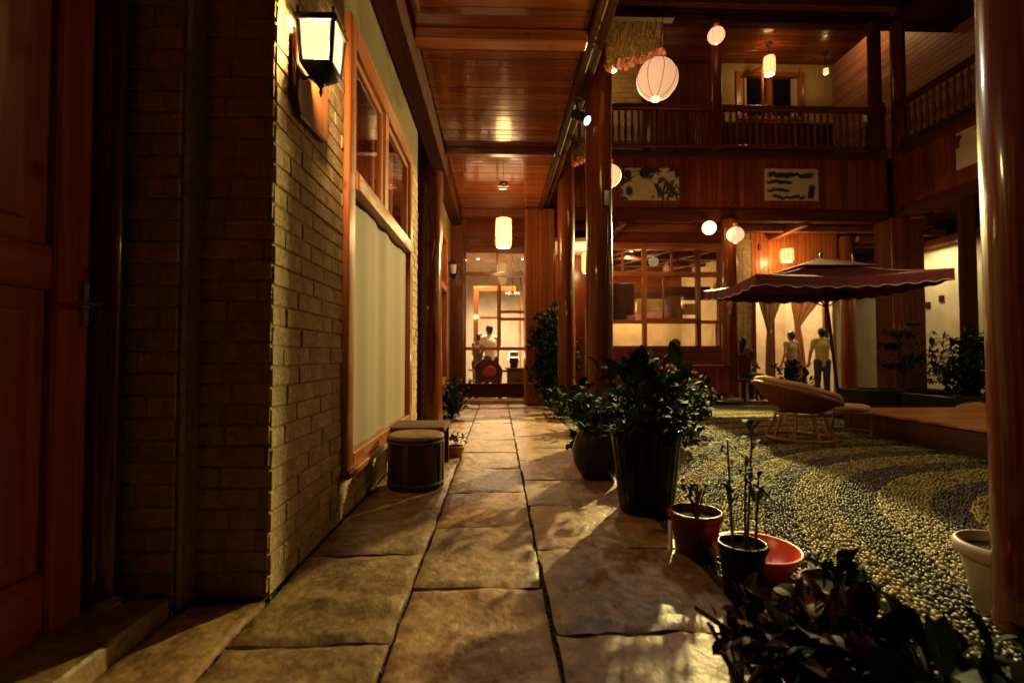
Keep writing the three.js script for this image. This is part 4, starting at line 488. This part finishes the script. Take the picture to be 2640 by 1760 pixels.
{
  const F = -.02;
  const bp = pot('tall_pot', 'tall glossy black tapered pot holding the big leafy plant', 'pot', [.96, F, -3.1], .165, .232, .55, M.potBlack); { const g = new THREE.LatheGeometry(potGeo(.165, .232, .55).parameters.points, 192), P = g.attributes.position; for (let i = 0; i < P.count; i++) { const x = P.getX(i), y = P.getY(i), z = P.getZ(i), a = Math.atan2(z, x), k = y > .03 && y < .53 ? 1 + .014 * Math.cos(a * 24) : 1; P.setXYZ(i, x * k, y, z * k); } g.computeVertexNormals(); bp.children[0].geometry = g; }
  const P = thing('potted_plant', 'big dark green leafy plant growing in the tall black pot', 'plant', [.96, .43, -3.1]);
  stems(16, .12, .42, .28, M.stemRed, P, 0); stems(10, .12, .5, .2, M.stem, P, 0);
  leafParts(P, clumps(24, 4, .34, .26, .26, .30, .12, .2, .1), [gL, gM], [...M.leaf, ...M.leaf, M.leafPale[0]]); leafParts(P, [[-.06, .42, .06, .2, -.5, .2, .24], [.04, .42, .02, 1.2, -.3, .1, .22], [-.04, .38, .1, -.6, -.1, -.2, .24], [.1, .36, .1, .6, 0, .1, .22], [-.1, .36, .02, 3.6, -.3, 0, .22], [.0, .44, .0, 5.0, -.2, 0, .2]], [gO], M.leaf.slice(0, 2)); leafMass(P, clumps(22, 8, .36, .2, .28, .18, .06, .12, .1), [gM, gN], M.leaf[2]);
  const ur = thing('urn', 'dark rounded glazed urn left of the tall black pot', 'urn', [.82, F, -3.95]); part('vessel', lathe([[0, 0], [.12, 0], [.19, .12], [.21, .24], [.17, .36], [.15, .4], [.17, .42], [.14, .42], [.13, .38], [0, .36]], 36), M.urn, ur);
  const up = thing('leafy_plant', 'dark spreading plant growing in the rounded urn', 'plant', [.82, .34, -3.95]); stems(8, .08, .3, .2, M.stem, up); leafMass(up, clumps(12, 7, .33, .2, .26, .22, .07, .14, .1), [gM, gN, gL], M.leaf[2]); leafParts(up, clumps(7, 3, .26, .15, .22, .2, .09, .14, .08), [gM], M.leaf);
  const up2 = pot('plastic_pot', 'dark red pot with a plant tucked behind the urn', 'pot', [1.12, F, -3.75], .12, .16, .3, M.potRed); 
  const rp = pot('plastic_pot', 'small dark red pot between the tall black pot and the red basin', 'pot', [1.0, F, -2.42], .095, .128, .235, M.potRed, undefined, .026); const sp = thing('seedling', 'sparse seedling in the small dark red pot', 'plant', [1.0, .17, -2.42]); stems(5, .06, .16, .08, M.stem, sp); leafParts(sp, clumps(6, 2, .1, .06, .1, .12, .05, .08, .03), [gM], M.leaf);
  const ba = thing('plastic_basin', 'shallow bright red plastic basin on the pebbles', 'basin', [1.215, -.012, -2.24]); part('vessel', lathe([[0, .012], [.13, .012], [.175, .11], [.19, .115], [.198, .108], [.19, .1], [.178, .1], [.135, 0], [0, 0]], 48), M.basin, ba);
  const bk = pot('plastic_pot', 'small black pot with bamboo stems in front of the red basin', 'pot', [1.04, F, -2.03], .075, .098, .225, M.potBlack); const bm = thing('bamboo_plant', 'thin bamboo stems with few leaves in the small black pot', 'plant', [1.04, .16, -2.03]);
  for (const [x, z, h, lx] of [[-.04, .0, .48, -.02], [.0, .02, .42, .01], [.025, -.01, .54, .03], [.05, .01, .36, .02], [-.02, -.03, .3, -.03]]) { part('cane', merge([rod([x, 0, z], [x + lx, h, z], .0055, .0035, 6), ...[.25, .5, .75].map(k => mv(new THREE.SphereGeometry(.0075, 6, 5), x + lx * k, h * k, z))]), M.bamboo, bm); for (let i = 0; i < 10; i++) { const k = rr(.5, 1.02); leafParts(bm, [[x + lx * k, h * k, z, rr(0, 6.28), rr(-.4, .7), 0, rr(.09, .14)]], [gN], M.leaf); } }
  const wp = pot('clay_pot', 'pale cream pot half hidden by the near right column', 'pot', [2.03, F, -1.86], .11, .165, .27, M.potCream, undefined, .035);
  const wt = thing('rim_light_strip', 'thin white strip painted in as the lit edge of the small dark red pot', 'light_strip', [.885, F, -2.46]); part('sheet', bb(-.006, 0, -.02, .006, .17, .02, .004), M.potWhite, wt);  // white sheet stands in for rim light beside the pot
  // foreground planting at the bottom right
  const c = thing('red_leaf_plant', 'dark red-leaved plant in the foreground at bottom right', 'plant', [.93, F, -1.47]); stems(14, .18, .22, .24, M.stemRed, c); leafParts(c, clumps(26, 4, .24, .08, .18, .15, .06, .12, .05), [gL, gO], M.leafRed); leafMass(c, clumps(26, 7, .25, .09, .22, .12, .06, .10, .07), [gL], M.leafRed[2]);
  const e = thing('green_leaf_plant', 'broad-leaved green plant in the foreground at bottom right corner', 'plant', [1.17, F, -1.22]); stems(12, .2, .18, .3, M.stem, e); leafParts(e, clumps(24, 3, .40, .09, .26, .14, .09, .16, .06), [gL, gO], M.leaf); leafParts(e, [[.02, .2, .1, .9, .2, 0, .17], [.1, .19, .08, 2.2, .2, .2, .15], [-.05, .18, .14, -.8, .3, .1, .14], [.26, .25, -.05, 1.4, .0, .2, .15]], [gL], M.leafPale); leafMass(e, clumps(30, 8, .42, .07, .3, .08, .06, .11, .07), [gL, gM], M.leaf[2]);
  const rb = pot('clay_pot', 'reddish pot among the foreground plants', 'pot', [1.27, F, -1.78], .09, .125, .17, M.terra); leafMass(rb, clumps(10, 6, .13, .05, .13, .2, .05, .08, .04), [gL], M.leaf[0]);
  const br = thing('twiggy_plant', 'bare arching twigs at the bottom edge of the path', 'plant', [.72, F, -1.42]); stems(7, .06, .17, .16, M.stem, br); leafParts(br, clumps(5, 2, .12, .05, .1, .14, .04, .06, .03), [gN], M.leaf);
  // along the path
  const climb = thing('tall_bush', 'tall dark bush in front of the boarded pillar at the corridor end', 'bush', [1.02, F, -8.85]); stems(9, .2, 1.5, .3, M.stem, climb); leafMass(climb, clumps(90, 12, .38, .95, .3, .98, .09, .16, .14), [gM, gL], M.leaf[0]); leafMass(climb, clumps(50, 10, .42, .8, .32, .85, .08, .15, .14), [gM, gL], M.leaf[2]);
  const bush = (label, x, z, rx, ry, cy, n, s0, s1, mat = M.leaf[0], geos = [gM, gL], name = 'leafy_bush') => { const t = thing(name, label, 'plant', [x, F, z]); stems(6, rx * .4, cy, rx * .6, M.stem, t); leafMass(t, clumps(n, 10, rx, ry, rx * .8, cy, s0, s1, .1), geos, mat); return t; };
  bush('low dark plant at the foot of the slimmer log column', 1.08, -7.55, .34, .22, .22, 30, .08, .15, M.leaf[1]); bush('leafy plant between the two log columns on the path edge', 1.22, -6.4, .3, .3, .3, 28, .08, .16, M.leaf[2]); bush('dense plant hiding the foot of the thick glossy column', 1.0, -4.75, .3, .25, .28, 26, .09, .16, M.leaf[0]); bush('plant bed in the courtyard behind the tall black pot', 2.05, -6.3, .7, .25, .28, 70, .08, .17, M.leaf[1]); bush('dark low bed right of the thick column', 1.75, -5.2, .42, .26, .28, 40, .08, .15, M.leaf[2]); bush('low bed of leaves in front of the restaurant windows', 2.9, -7.9, .8, .3, .3, 70, .08, .17, M.leaf[2]);
  bush('small bush between the stout left column and the partition post', -.70, -7.5, .2, .28, .32, 30, .07, .13, M.leaf[0]);
  const tp = pot('terracotta_pot', 'small terracotta pot at the left wall past the drum stool', 'pot', [-.42, F, -4.75], .06, .085, .13, M.terra); leafMass(tp, clumps(10, 5, .08, .07, .08, .19, .05, .09, .04), [gN, gM], M.leaf[1]);
  const shrub = bush('big dark feathery shrub before the pale wall at right', 8.35, -8.3, .7, .55, .75, 100, .12, .22, M.leaf[2], [gN, gM], 'large_shrub'); leafMass(shrub, clumps(40, 8, .85, .6, .6, .95, .12, .22, .1), [gN], M.leaf[0]);
  const bo = thing('bonsai_tree', 'small tiered bonsai tree in front of the pale recess', 'tree', [8.08, .3, -9.4]); part('trunk', tube([[0, 0, 0], [.06, .25, .02], [-.05, .5, 0], [.02, .8, 0], [-.02, 1.05, 0]], .028, 16, 7), M.bark2, bo); for (const [x, y, r] of [[-.02, 1.08, .28], [-.22, .85, .2], [.18, .62, .26], [-.12, .45, .22]]) leafMass(bo, clumps(14, 12, r, .07, r * .8, y, .06, .1, .05).map(q => [q[0] + x, ...q.slice(1)]), [gM], M.leaf[2], 'foliage');
  const tr = (label, x0, z0, x1, z1, h) => { const t = thing('planter_trough', label, 'planter'); part('trough', merge([bb(x0, -.03, z0, x1, h, z0 - .05, .01), bb(x0, -.03, z1 + .05, x1, h, z1, .01), bb(x0, -.03, z0 - .05, x0 + .05, h, z1 + .05, .01), bb(x1 - .05, -.03, z0 - .05, x1, h, z1 + .05, .01)]), M.urn, t); part('soil', bb(x0 + .05, 0, z0 - .05, x1 - .05, h - .04, z1 + .05, .002), M.soil, t); return t; };
  tr('long dark planter trough under the bonsai tree', 7.0, -8.9, 8.7, -9.7, .33); tr('dark planter trough below the right shrub', 7.55, -7.7, 9.0, -8.8, .30);
  const rk = thing('garden_rock', 'pale rough rock below the right shrub', 'rock', [7.62, 0, -7.45]); { const g = new THREE.IcosahedronGeometry(.22, 3), p = g.attributes.position; for (let i = 0; i < p.count; i++) { const v = V().fromBufferAttribute(p, i), n = 1 + .5 * (fbm(v.x * 6 + 9, v.y * 6 + v.z * 5 + 9, 99, 99, 3, 4) - .5); p.setXYZ(i, v.x * n, v.y * n * .75 + .1, v.z * n); } g.computeVertexNormals(); part('boulder', boxUV(ni(g), 1), M.stone[0], rk); }
  bush('flowering plant with reddish blooms before the red tables', 3.35, -8.7, .4, .3, .5, 40, .07, .13, M.leafRed[1]);
  bush('dark bushy plant left of the curtained doorway', 5.75, -9.2, .35, .4, .5, 40, .07, .14, M.leaf[2]);
}

// ---------------------------------------------------------------- stools and tables
{
  const drum = (name, label, x, z, r, h, mat) => { const t = thing(name, label, 'stool', [x, -.01, z], rr(0, 3)); const g = lathe([[0, 0], [r * .93, 0], [r * .97, .03], [r * .94, h * .5], [r * .98, h - .03], [r, h], [0, h]], 40); part('body', lathe([[0, 0], [r * .9, 0], [r * .9, h - .01], [0, h - .01]], 30), mat, t); for (let i = 0; i < 22; i++) { const a = i * 2 * Math.PI / 22, w = 2 * Math.PI * r / 22; const m = part('stave', cbox(.03, h - .05, w * rr(.9, .99), .008, .004, 1), i % 3 ? M.bark2 : M.bark, t); m.position.set(Math.cos(a) * r * .93, h / 2 - .012, Math.sin(a) * r * .93); m.rotation.y = -a; }
    for (const y of [.05, h - .04]) part('hoop', mv(rot(new THREE.TorusGeometry(r * .985, .012, 6, 40), Math.PI / 2), 0, y, 0), M.bark, t); part('seat', lathe([[0, h + .012], [r * .9, h + .015], [r * 1.0, h + .008], [r * 1.02, h - .008], [r * .99, h - .02], [0, h - .02]], 40), M.barkTop, t); return t; };
  drum('drum_stool', 'rustic log drum stool with pale rim beside the tall window', -.63, -3.72, .212, .395, M.bark2);
  const b = thing('wooden_bench', 'low dark plank bench behind the drum stool', 'bench', [-.68, 0, -4.33]); b.scale.set(.84, 1, .8); part('seat', bb(-.31, .34, -.3, .27, .385, .3, .008, 0), M.bark, b); part('apron', bb(-.29, .25, .24, .25, .338, .27, .006), M.bark2, b); for (const x of [-.27, .23]) for (const z of [-.25, .25]) part('leg', bb(x - .03, -.01, z - .03, x + .03, .338, z + .03, .006), M.bark2, b);
  const table = (label, x, z, w, d, h = .76) => { const t = thing('dining_table', label, 'table', [x, .02, z]); part('top', bb(-w / 2, h - .04, -d / 2, w / 2, h - .006, d / 2, .006), M.column, t); const n = 60, g = new THREE.BufferGeometry(), pos = [], ring = k => { const a = k / n * 2 * Math.PI, c = Math.cos(a), s = Math.sin(a), m = Math.max(Math.abs(c) , Math.abs(s)), q = Math.pow(1 / m, .9); return [c * q * w / 2, s * q * d / 2, 1 + .06 * Math.sin(k * 1.9)]; }; for (let k = 0; k < n; k++) { const A = ring(k), B = ring(k + 1), P = [[0, h, 0], [A[0], h, A[1]], [B[0], h, B[1]], [A[0] * 1.02 * A[2], .18, A[1] * 1.02 * A[2]], [B[0] * 1.02 * B[2], .18, B[1] * 1.02 * B[2]]]; pos.push(...P[0], ...P[2], ...P[1], ...P[1], ...P[2], ...P[3], ...P[2], ...P[4], ...P[3]); } g.setAttribute('position', new THREE.Float32BufferAttribute(pos, 3)); g.computeVertexNormals(); boxUV(g, 1); M.winecloth.side = THREE.DoubleSide; part('cloth', g, M.winecloth, t); for (const a of [-1, 1]) for (const c of [-1, 1]) part('leg', bb(a * w * .42 - .03, 0, c * d * .42 - .03, a * w * .42 + .03, h - .05, c * d * .42 + .03, .005), M.column, t); return t; };
  table('dining table with wine-red cloth left under the restaurant windows', 2.78, -10.3, .9, .8); table('dining table with wine-red cloth right, by the dark column', 4.35, -10.2, .95, .85);
  const chair = (label, x, z, ry, m = M.column) => { const t = thing('dining_chair', label, 'chair', [x, .02, z], ry); part('seat', bb(-.22, .42, -.22, .22, .47, .22, .012), m, t); for (const a of [-.19, .19]) { part('leg', bb(a - .02, 0, -.2, a + .02, .42, -.16, .005), m, t); part('leg', bb(a - .02, 0, .16, a + .02, .42, .2, .005), m, t); part('back_post', bb(a - .02, .47, .16, a + .02, .98, .2, .005), m, t); } part('backrest', bb(-.17, .62, .165, .17, .95, .19, .008), m, t); part('back_rail', bb(-.21, .95, .155, .21, 1.0, .205, .01), m, t); return t; };
  chair('dark wooden chair of the seated person at the red table', 3.72, -10.25, 1.4); chair('dark chair of the person seated left of the doorway curtains', 5.35, -10.3, -1.2);
  // carved armchair and small table behind the partition
  const ac = thing('carved_armchair', 'carved dark red armchair behind the partition glass at left', 'armchair', [-.30, .02, -10.75], .35); part('seat', bb(-.30, .38, -.28, .30, .44, .28, .015), M.column, ac); const bk = new THREE.Shape(); bk.moveTo(-.3, .44); bk.lineTo(-.32, .72); bk.quadraticCurveTo(-.15, .98, .12, .84); bk.quadraticCurveTo(.3, .76, .32, .62); bk.lineTo(.3, .44); part('backrest', boxUV(ni(new THREE.ExtrudeGeometry(bk, { depth: .04, bevelSize: .01, bevelThickness: .01, bevelSegments: 2 })), 1).translate(0, 0, .24), M.column, ac); part('back_cushion', mv(new THREE.SphereGeometry(.16, 20, 14).scale(1, .8, .3), 0, .62, .33), M.redCloth, ac); for (const a of [-.28, .28]) { part('leg', bb(a - .03, 0, -.27, a + .03, .38, -.2, .006), M.column, ac); part('leg', bb(a - .03, 0, .2, a + .03, .38, .27, .006), M.column, ac); part('arm', bb(a - .03, .62, -.28, a + .03, .66, .25, .01), M.column, ac); }
  const ct = thing('low_cabinet', 'low dark cabinet behind the partition glass at right', 'cabinet', [.40, .02, -10.85]); part('body', bb(-.2, .03, -.2, .22, .66, .2, .008), M.column, ct); part('top', bb(-.23, .66, -.22, .25, .695, .22, .008), M.beam, ct); for (const y of [.2, .42]) part('drawer', bb(-.17, y, .2, .19, y + .19, .212, .004), M.beam, ct);
  const vs = thing('dark_planter', 'small dark square planter standing on the low cabinet', 'planter', [.36, .715, -10.85]); part('vessel', mv(rot(new THREE.CylinderGeometry(.15, .11, .22, 4), 0, Math.PI / 4), 0, .11, 0), M.urn, vs); part('shade', mv(new THREE.CylinderGeometry(.09, .1, .1, 16), 0, .3, 0), M.straw, vs);
}

// ---------------------------------------------------------------- people
function blob(caps, cell, k = .03) { // smooth union of tapered capsules
  const lo = [9e9, 9e9, 9e9], hi = [-9e9, -9e9, -9e9]; for (const [a, b, ra, rb] of caps) for (let i = 0; i < 3; i++) { lo[i] = Math.min(lo[i], a[i] - ra, b[i] - rb); hi[i] = Math.max(hi[i], a[i] + ra, b[i] + rb); }
  const ext = Math.max(...[0, 1, 2].map(i => hi[i] - lo[i])) + cell * 6, n = clamp(Math.ceil(ext / cell), 16, 100), mc = new MarchingCubes(n, new THREE.MeshStandardMaterial(), false, false, 90000), c = [0, 1, 2].map(i => (lo[i] + hi[i]) / 2); mc.isolation = 0;
  const C = caps.map(([a, b, ra, rb, sx = 1, sz = 1]) => ({ a, d: [b[0] - a[0], b[1] - a[1], b[2] - a[2]], ra, rb, L: Math.max(1e-9, (b[0] - a[0]) ** 2 + (b[1] - a[1]) ** 2 + (b[2] - a[2]) ** 2), sx, sz }));
  for (let z = 0; z < n; z++) for (let y = 0; y < n; y++) for (let x = 0; x < n; x++) { const P = [x, y, z].map((q, i) => c[i] + (q - n / 2) / (n / 2) * ext / 2); let f = 9; for (const s of C) { const px = P[0] - s.a[0], py = P[1] - s.a[1], pz = P[2] - s.a[2], t = clamp((px * s.d[0] + py * s.d[1] + pz * s.d[2]) / s.L, 0, 1), dd = Math.hypot((px - s.d[0] * t) / s.sx, py - s.d[1] * t, (pz - s.d[2] * t) / s.sz) - (s.ra + (s.rb - s.ra) * t); const h = clamp(.5 + .5 * (f - dd) / k, 0, 1); f = f + (dd - f) * h - k * h * (1 - h); } mc.field[x + y * n + z * n * n] = -f; }
  mc.update(); const m = mc.count ?? mc.geometry.drawRange.count, g = new THREE.BufferGeometry(), p = mc.positionArray.slice(0, m * 3), nn = mc.normalArray.slice(0, m * 3); for (let i = 0; i < m * 3; i++) p[i] = p[i] * ext / 2 + c[i % 3];
  g.setAttribute('position', new THREE.BufferAttribute(p, 3)); g.setAttribute('normal', new THREE.BufferAttribute(nn, 3)); g.setAttribute('uv', new THREE.BufferAttribute(new Float32Array(m * 2), 2)); return g; }
// figure facing -z (away from the camera) unless turned; seated = hips at 0.47
function person(label, pos, ry, { h = 1.65, seated = false, shirt, trousers, lean = 0, arms = 'down', sleeve = .5, hairLong = false }) {
  const t = thing('person', label, 'person', pos, ry); const s = h / 1.7, hipY = seated ? .53 : .90 * s, Y = y => hipY + (y - .9) * s, lz = y => -lean * (y - .9) * s;
  const J = { pel: [0, hipY, 0], wai: [0, Y(1.08), lz(1.08)], che: [0, Y(1.28), lz(1.28)], nec: [0, Y(1.44), lz(1.44)], hea: [0, Y(1.58), lz(1.6) - .01] };
  const L = {}; for (const a of [-1, 1]) { L['s' + a] = [a * .175 * s, Y(1.40), lz(1.4)]; L['h' + a] = [a * .09 * s, hipY - .01, 0];
    if (seated) { L['k' + a] = [a * .12 * s, .50, -.42 * s]; L['f' + a] = [a * .12 * s, .07, -.42 * s]; } else { L['k' + a] = [a * .10 * s, .48 * s, -.02]; L['f' + a] = [a * .105 * s, .07, .02 * a]; }
    if (arms === 'down') { L['e' + a] = [a * .25 * s, Y(1.13), lz(1.13) + .03]; L['w' + a] = [a * .27 * s, Y(.88), lz(.9) - .05]; } else if (arms === 'front') { L['e' + a] = [a * .25 * s, Y(1.14), lz(1.14) - .06]; L['w' + a] = [a * .14 * s, Y(1.08), lz(1.1) - .30]; } else { L['e' + a] = a > 0 ? [a * .27 * s, Y(1.2), lz(1.2) - .1] : [a * .25 * s, Y(1.13), 0]; L['w' + a] = a > 0 ? [a * .2 * s, Y(1.4), lz(1.4) - .28] : [a * .27 * s, Y(.9), -.05]; } }
  const bodyC = [[J.nec, J.hea, .05 * s, .055 * s], [[0, J.hea[1] + .03 * s, J.hea[2]], [0, J.hea[1] + .035 * s, J.hea[2] - .015], .085 * s, .083 * s, .88, 1.05], [[0, J.hea[1] - .045 * s, J.hea[2] - .035], [0, J.hea[1] - .02 * s, J.hea[2] - .03], .048 * s, .06 * s], [[0, J.hea[1] + .005, J.hea[2] - .098 * s], [0, J.hea[1] + .03, J.hea[2] - .088 * s], .014 * s, .009 * s], [J.pel, J.wai, .12 * s, .105 * s, 1.15, .85], [J.wai, J.che, .105 * s, .125 * s, 1.2, .85], [J.che, J.nec, .11 * s, .05 * s, 1.2, .85]];
  for (const a of [-1, 1]) { bodyC.push([[a * .076 * s, J.hea[1] + .005, J.hea[2] + .01], [a * .08 * s, J.hea[1] + .03, J.hea[2] + .015], .012 * s, .014 * s], [L['s' + a], L['e' + a], .047 * s, .037 * s], [L['e' + a], L['w' + a], .037 * s, .025 * s], [L['h' + a], L['k' + a], .085 * s, .055 * s], [L['k' + a], L['f' + a], .053 * s, .035 * s], [L['f' + a], [L['f' + a][0], .03, L['f' + a][2] - .16 * s], .035 * s, .028 * s]); }
  const geo = [blob(bodyC, .019 * s, .02)];
  for (const a of [-1, 1]) { const w = V(...L['w' + a]), d = w.clone().sub(V(...L['e' + a])).normalize(), sd = V(1, 0, 0).addScaledVector(d, -d.x).normalize(), up = d.clone().cross(sd), hc = [], pp = (i, j, k) => w.clone().addScaledVector(d, i).addScaledVector(sd, j).addScaledVector(up, k).toArray(); hc.push([pp(0, 0, 0), pp(.075 * s, 0, 0), .024, .03, 1, 1]); for (let i = 0; i < 4; i++) { const o = (i - 1.5) * .0185, l = [.065, .075, .07, .055][i] * s; hc.push([pp(.08 * s, o, 0), pp(.08 * s + l * .55, o, -.008), .0088, .0082], [pp(.08 * s + l * .55, o, -.008), pp(.08 * s + l, o * .95, -.028), .008, .0065]); } hc.push([pp(.02, a * -.028, 0), pp(.06 * s, a * -.052, -.02), .011, .0095], [pp(.06 * s, a * -.052, -.02), pp(.088 * s, a * -.05, -.034), .009, .007]); geo.push(blob(hc, .005, .006)); }
  part('body', merge(geo), M.skin, t);
  const sh = [[[0, hipY - .03, 0], J.wai, .132 * s, .12 * s, 1.15, .88], [J.wai, J.che, .122 * s, .14 * s, 1.22, .86], [J.che, [0, Y(1.41), lz(1.41)], .125 * s, .075 * s, 1.25, .85]]; for (const a of [-1, 1]) { const e = L['s' + a].map((q, i) => q + (L['e' + a][i] - q) * Math.max(sleeve, .15)); sh.push([[a * .06, Y(1.42), lz(1.42)], L['s' + a], .06 * s, .064 * s], [L['s' + a], e, .063 * s, .056 * s]); } part('shirt', blob(sh, .02, .03), std({ color: lin(...shirt), bumpMap: weaveBump, bumpScale: .002, roughness: .85 }), t);
  const tr = [[[-.05, hipY - .02, 0], [.05, hipY - .02, 0], .125 * s, .125 * s, 1, .9]]; for (const a of [-1, 1]) tr.push([L['h' + a], L['k' + a], .1 * s, .07 * s], [L['k' + a], [L['f' + a][0], .10, L['f' + a][2]], .068 * s, .058 * s]); part('trousers', blob(tr, .02, .03), std({ color: lin(...trousers), roughness: .85 }), t);
  const hr = [[[0, J.hea[1] + .055 * s, J.hea[2] + .012], [0, J.hea[1] + .06 * s, J.hea[2] - .0], .095 * s, .088 * s, .9, 1.02], [[0, J.hea[1] - .02 * s, J.hea[2] + .045], [0, J.hea[1] + .03 * s, J.hea[2] + .04], .062 * s, .075 * s]]; if (hairLong) hr.push([[0, J.hea[1] - .02, J.hea[2] + .06], [0, J.hea[1] - .22, J.hea[2] + .075], .06 * s, .035 * s]); part('hair', blob(hr, .012, .02), M.hair, t);
  for (const a of [-1, 1]) { part('eye', mv(new THREE.SphereGeometry(.011, 8, 6), a * .031 * s, J.hea[1] + .03, J.hea[2] - .082 * s), M.potWhite, t); part('shoe', blob([[[L['f' + a][0], .035, L['f' + a][2] + .02], [L['f' + a][0], .03, L['f' + a][2] - .17 * s], .043, .036]], .012, .01), M.black, t); }
  part('mouth', mv(new THREE.SphereGeometry(.02, 8, 6).scale(1, .3, .3), 0, J.hea[1] - .045 * s, J.hea[2] - .085 * s), M.redCloth, t); return t; }
person('person in a white shirt seen from behind, in the room behind the partition', [-.17, .02, -11.35], .5, { h: 1.67, shirt: [.72, .68, .64], trousers: [.03, .03, .035], lean: .12, arms: 'front' });
person('dark-haired person left of the white shirt, behind the partition', [-.50, .02, -11.75], -.7, { h: 1.5, shirt: [.12, .08, .07], trousers: [.03, .03, .03], lean: .1, arms: 'front' });
person('person in dark clothes seated at the red tables under the windows', [3.92, .02, -10.22], 1.4, { h: 1.66, seated: true, shirt: [.03, .018, .03], trousers: [.02, .02, .025], arms: 'front', lean: .12 });
person('person in a sleeveless striped-looking top standing in the curtained doorway', [6.98, .02, -11.2], .3, { h: 1.52, shirt: [.30, .25, .10], trousers: [.10, .04, .03], sleeve: .15, arms: 'down' });
person('person in a yellow shirt and blue jeans standing near the parasol pole', [7.28, .02, -10.55], -.25, { h: 1.57, shirt: [.52, .44, .12], trousers: [.03, .05, .12], arms: 'raise', sleeve: .35 });
person('person in a dark reddish top seated left of the doorway curtains', [5.38, .02, -10.35], -1.1, { h: 1.75, seated: true, shirt: [.14, .035, .025], trousers: [.03, .02, .02], arms: 'front', hairLong: true });

scene.traverse(o => { if (o.isMesh) o.castShadow = o.receiveShadow = true; });
renderer.render(scene, camera);
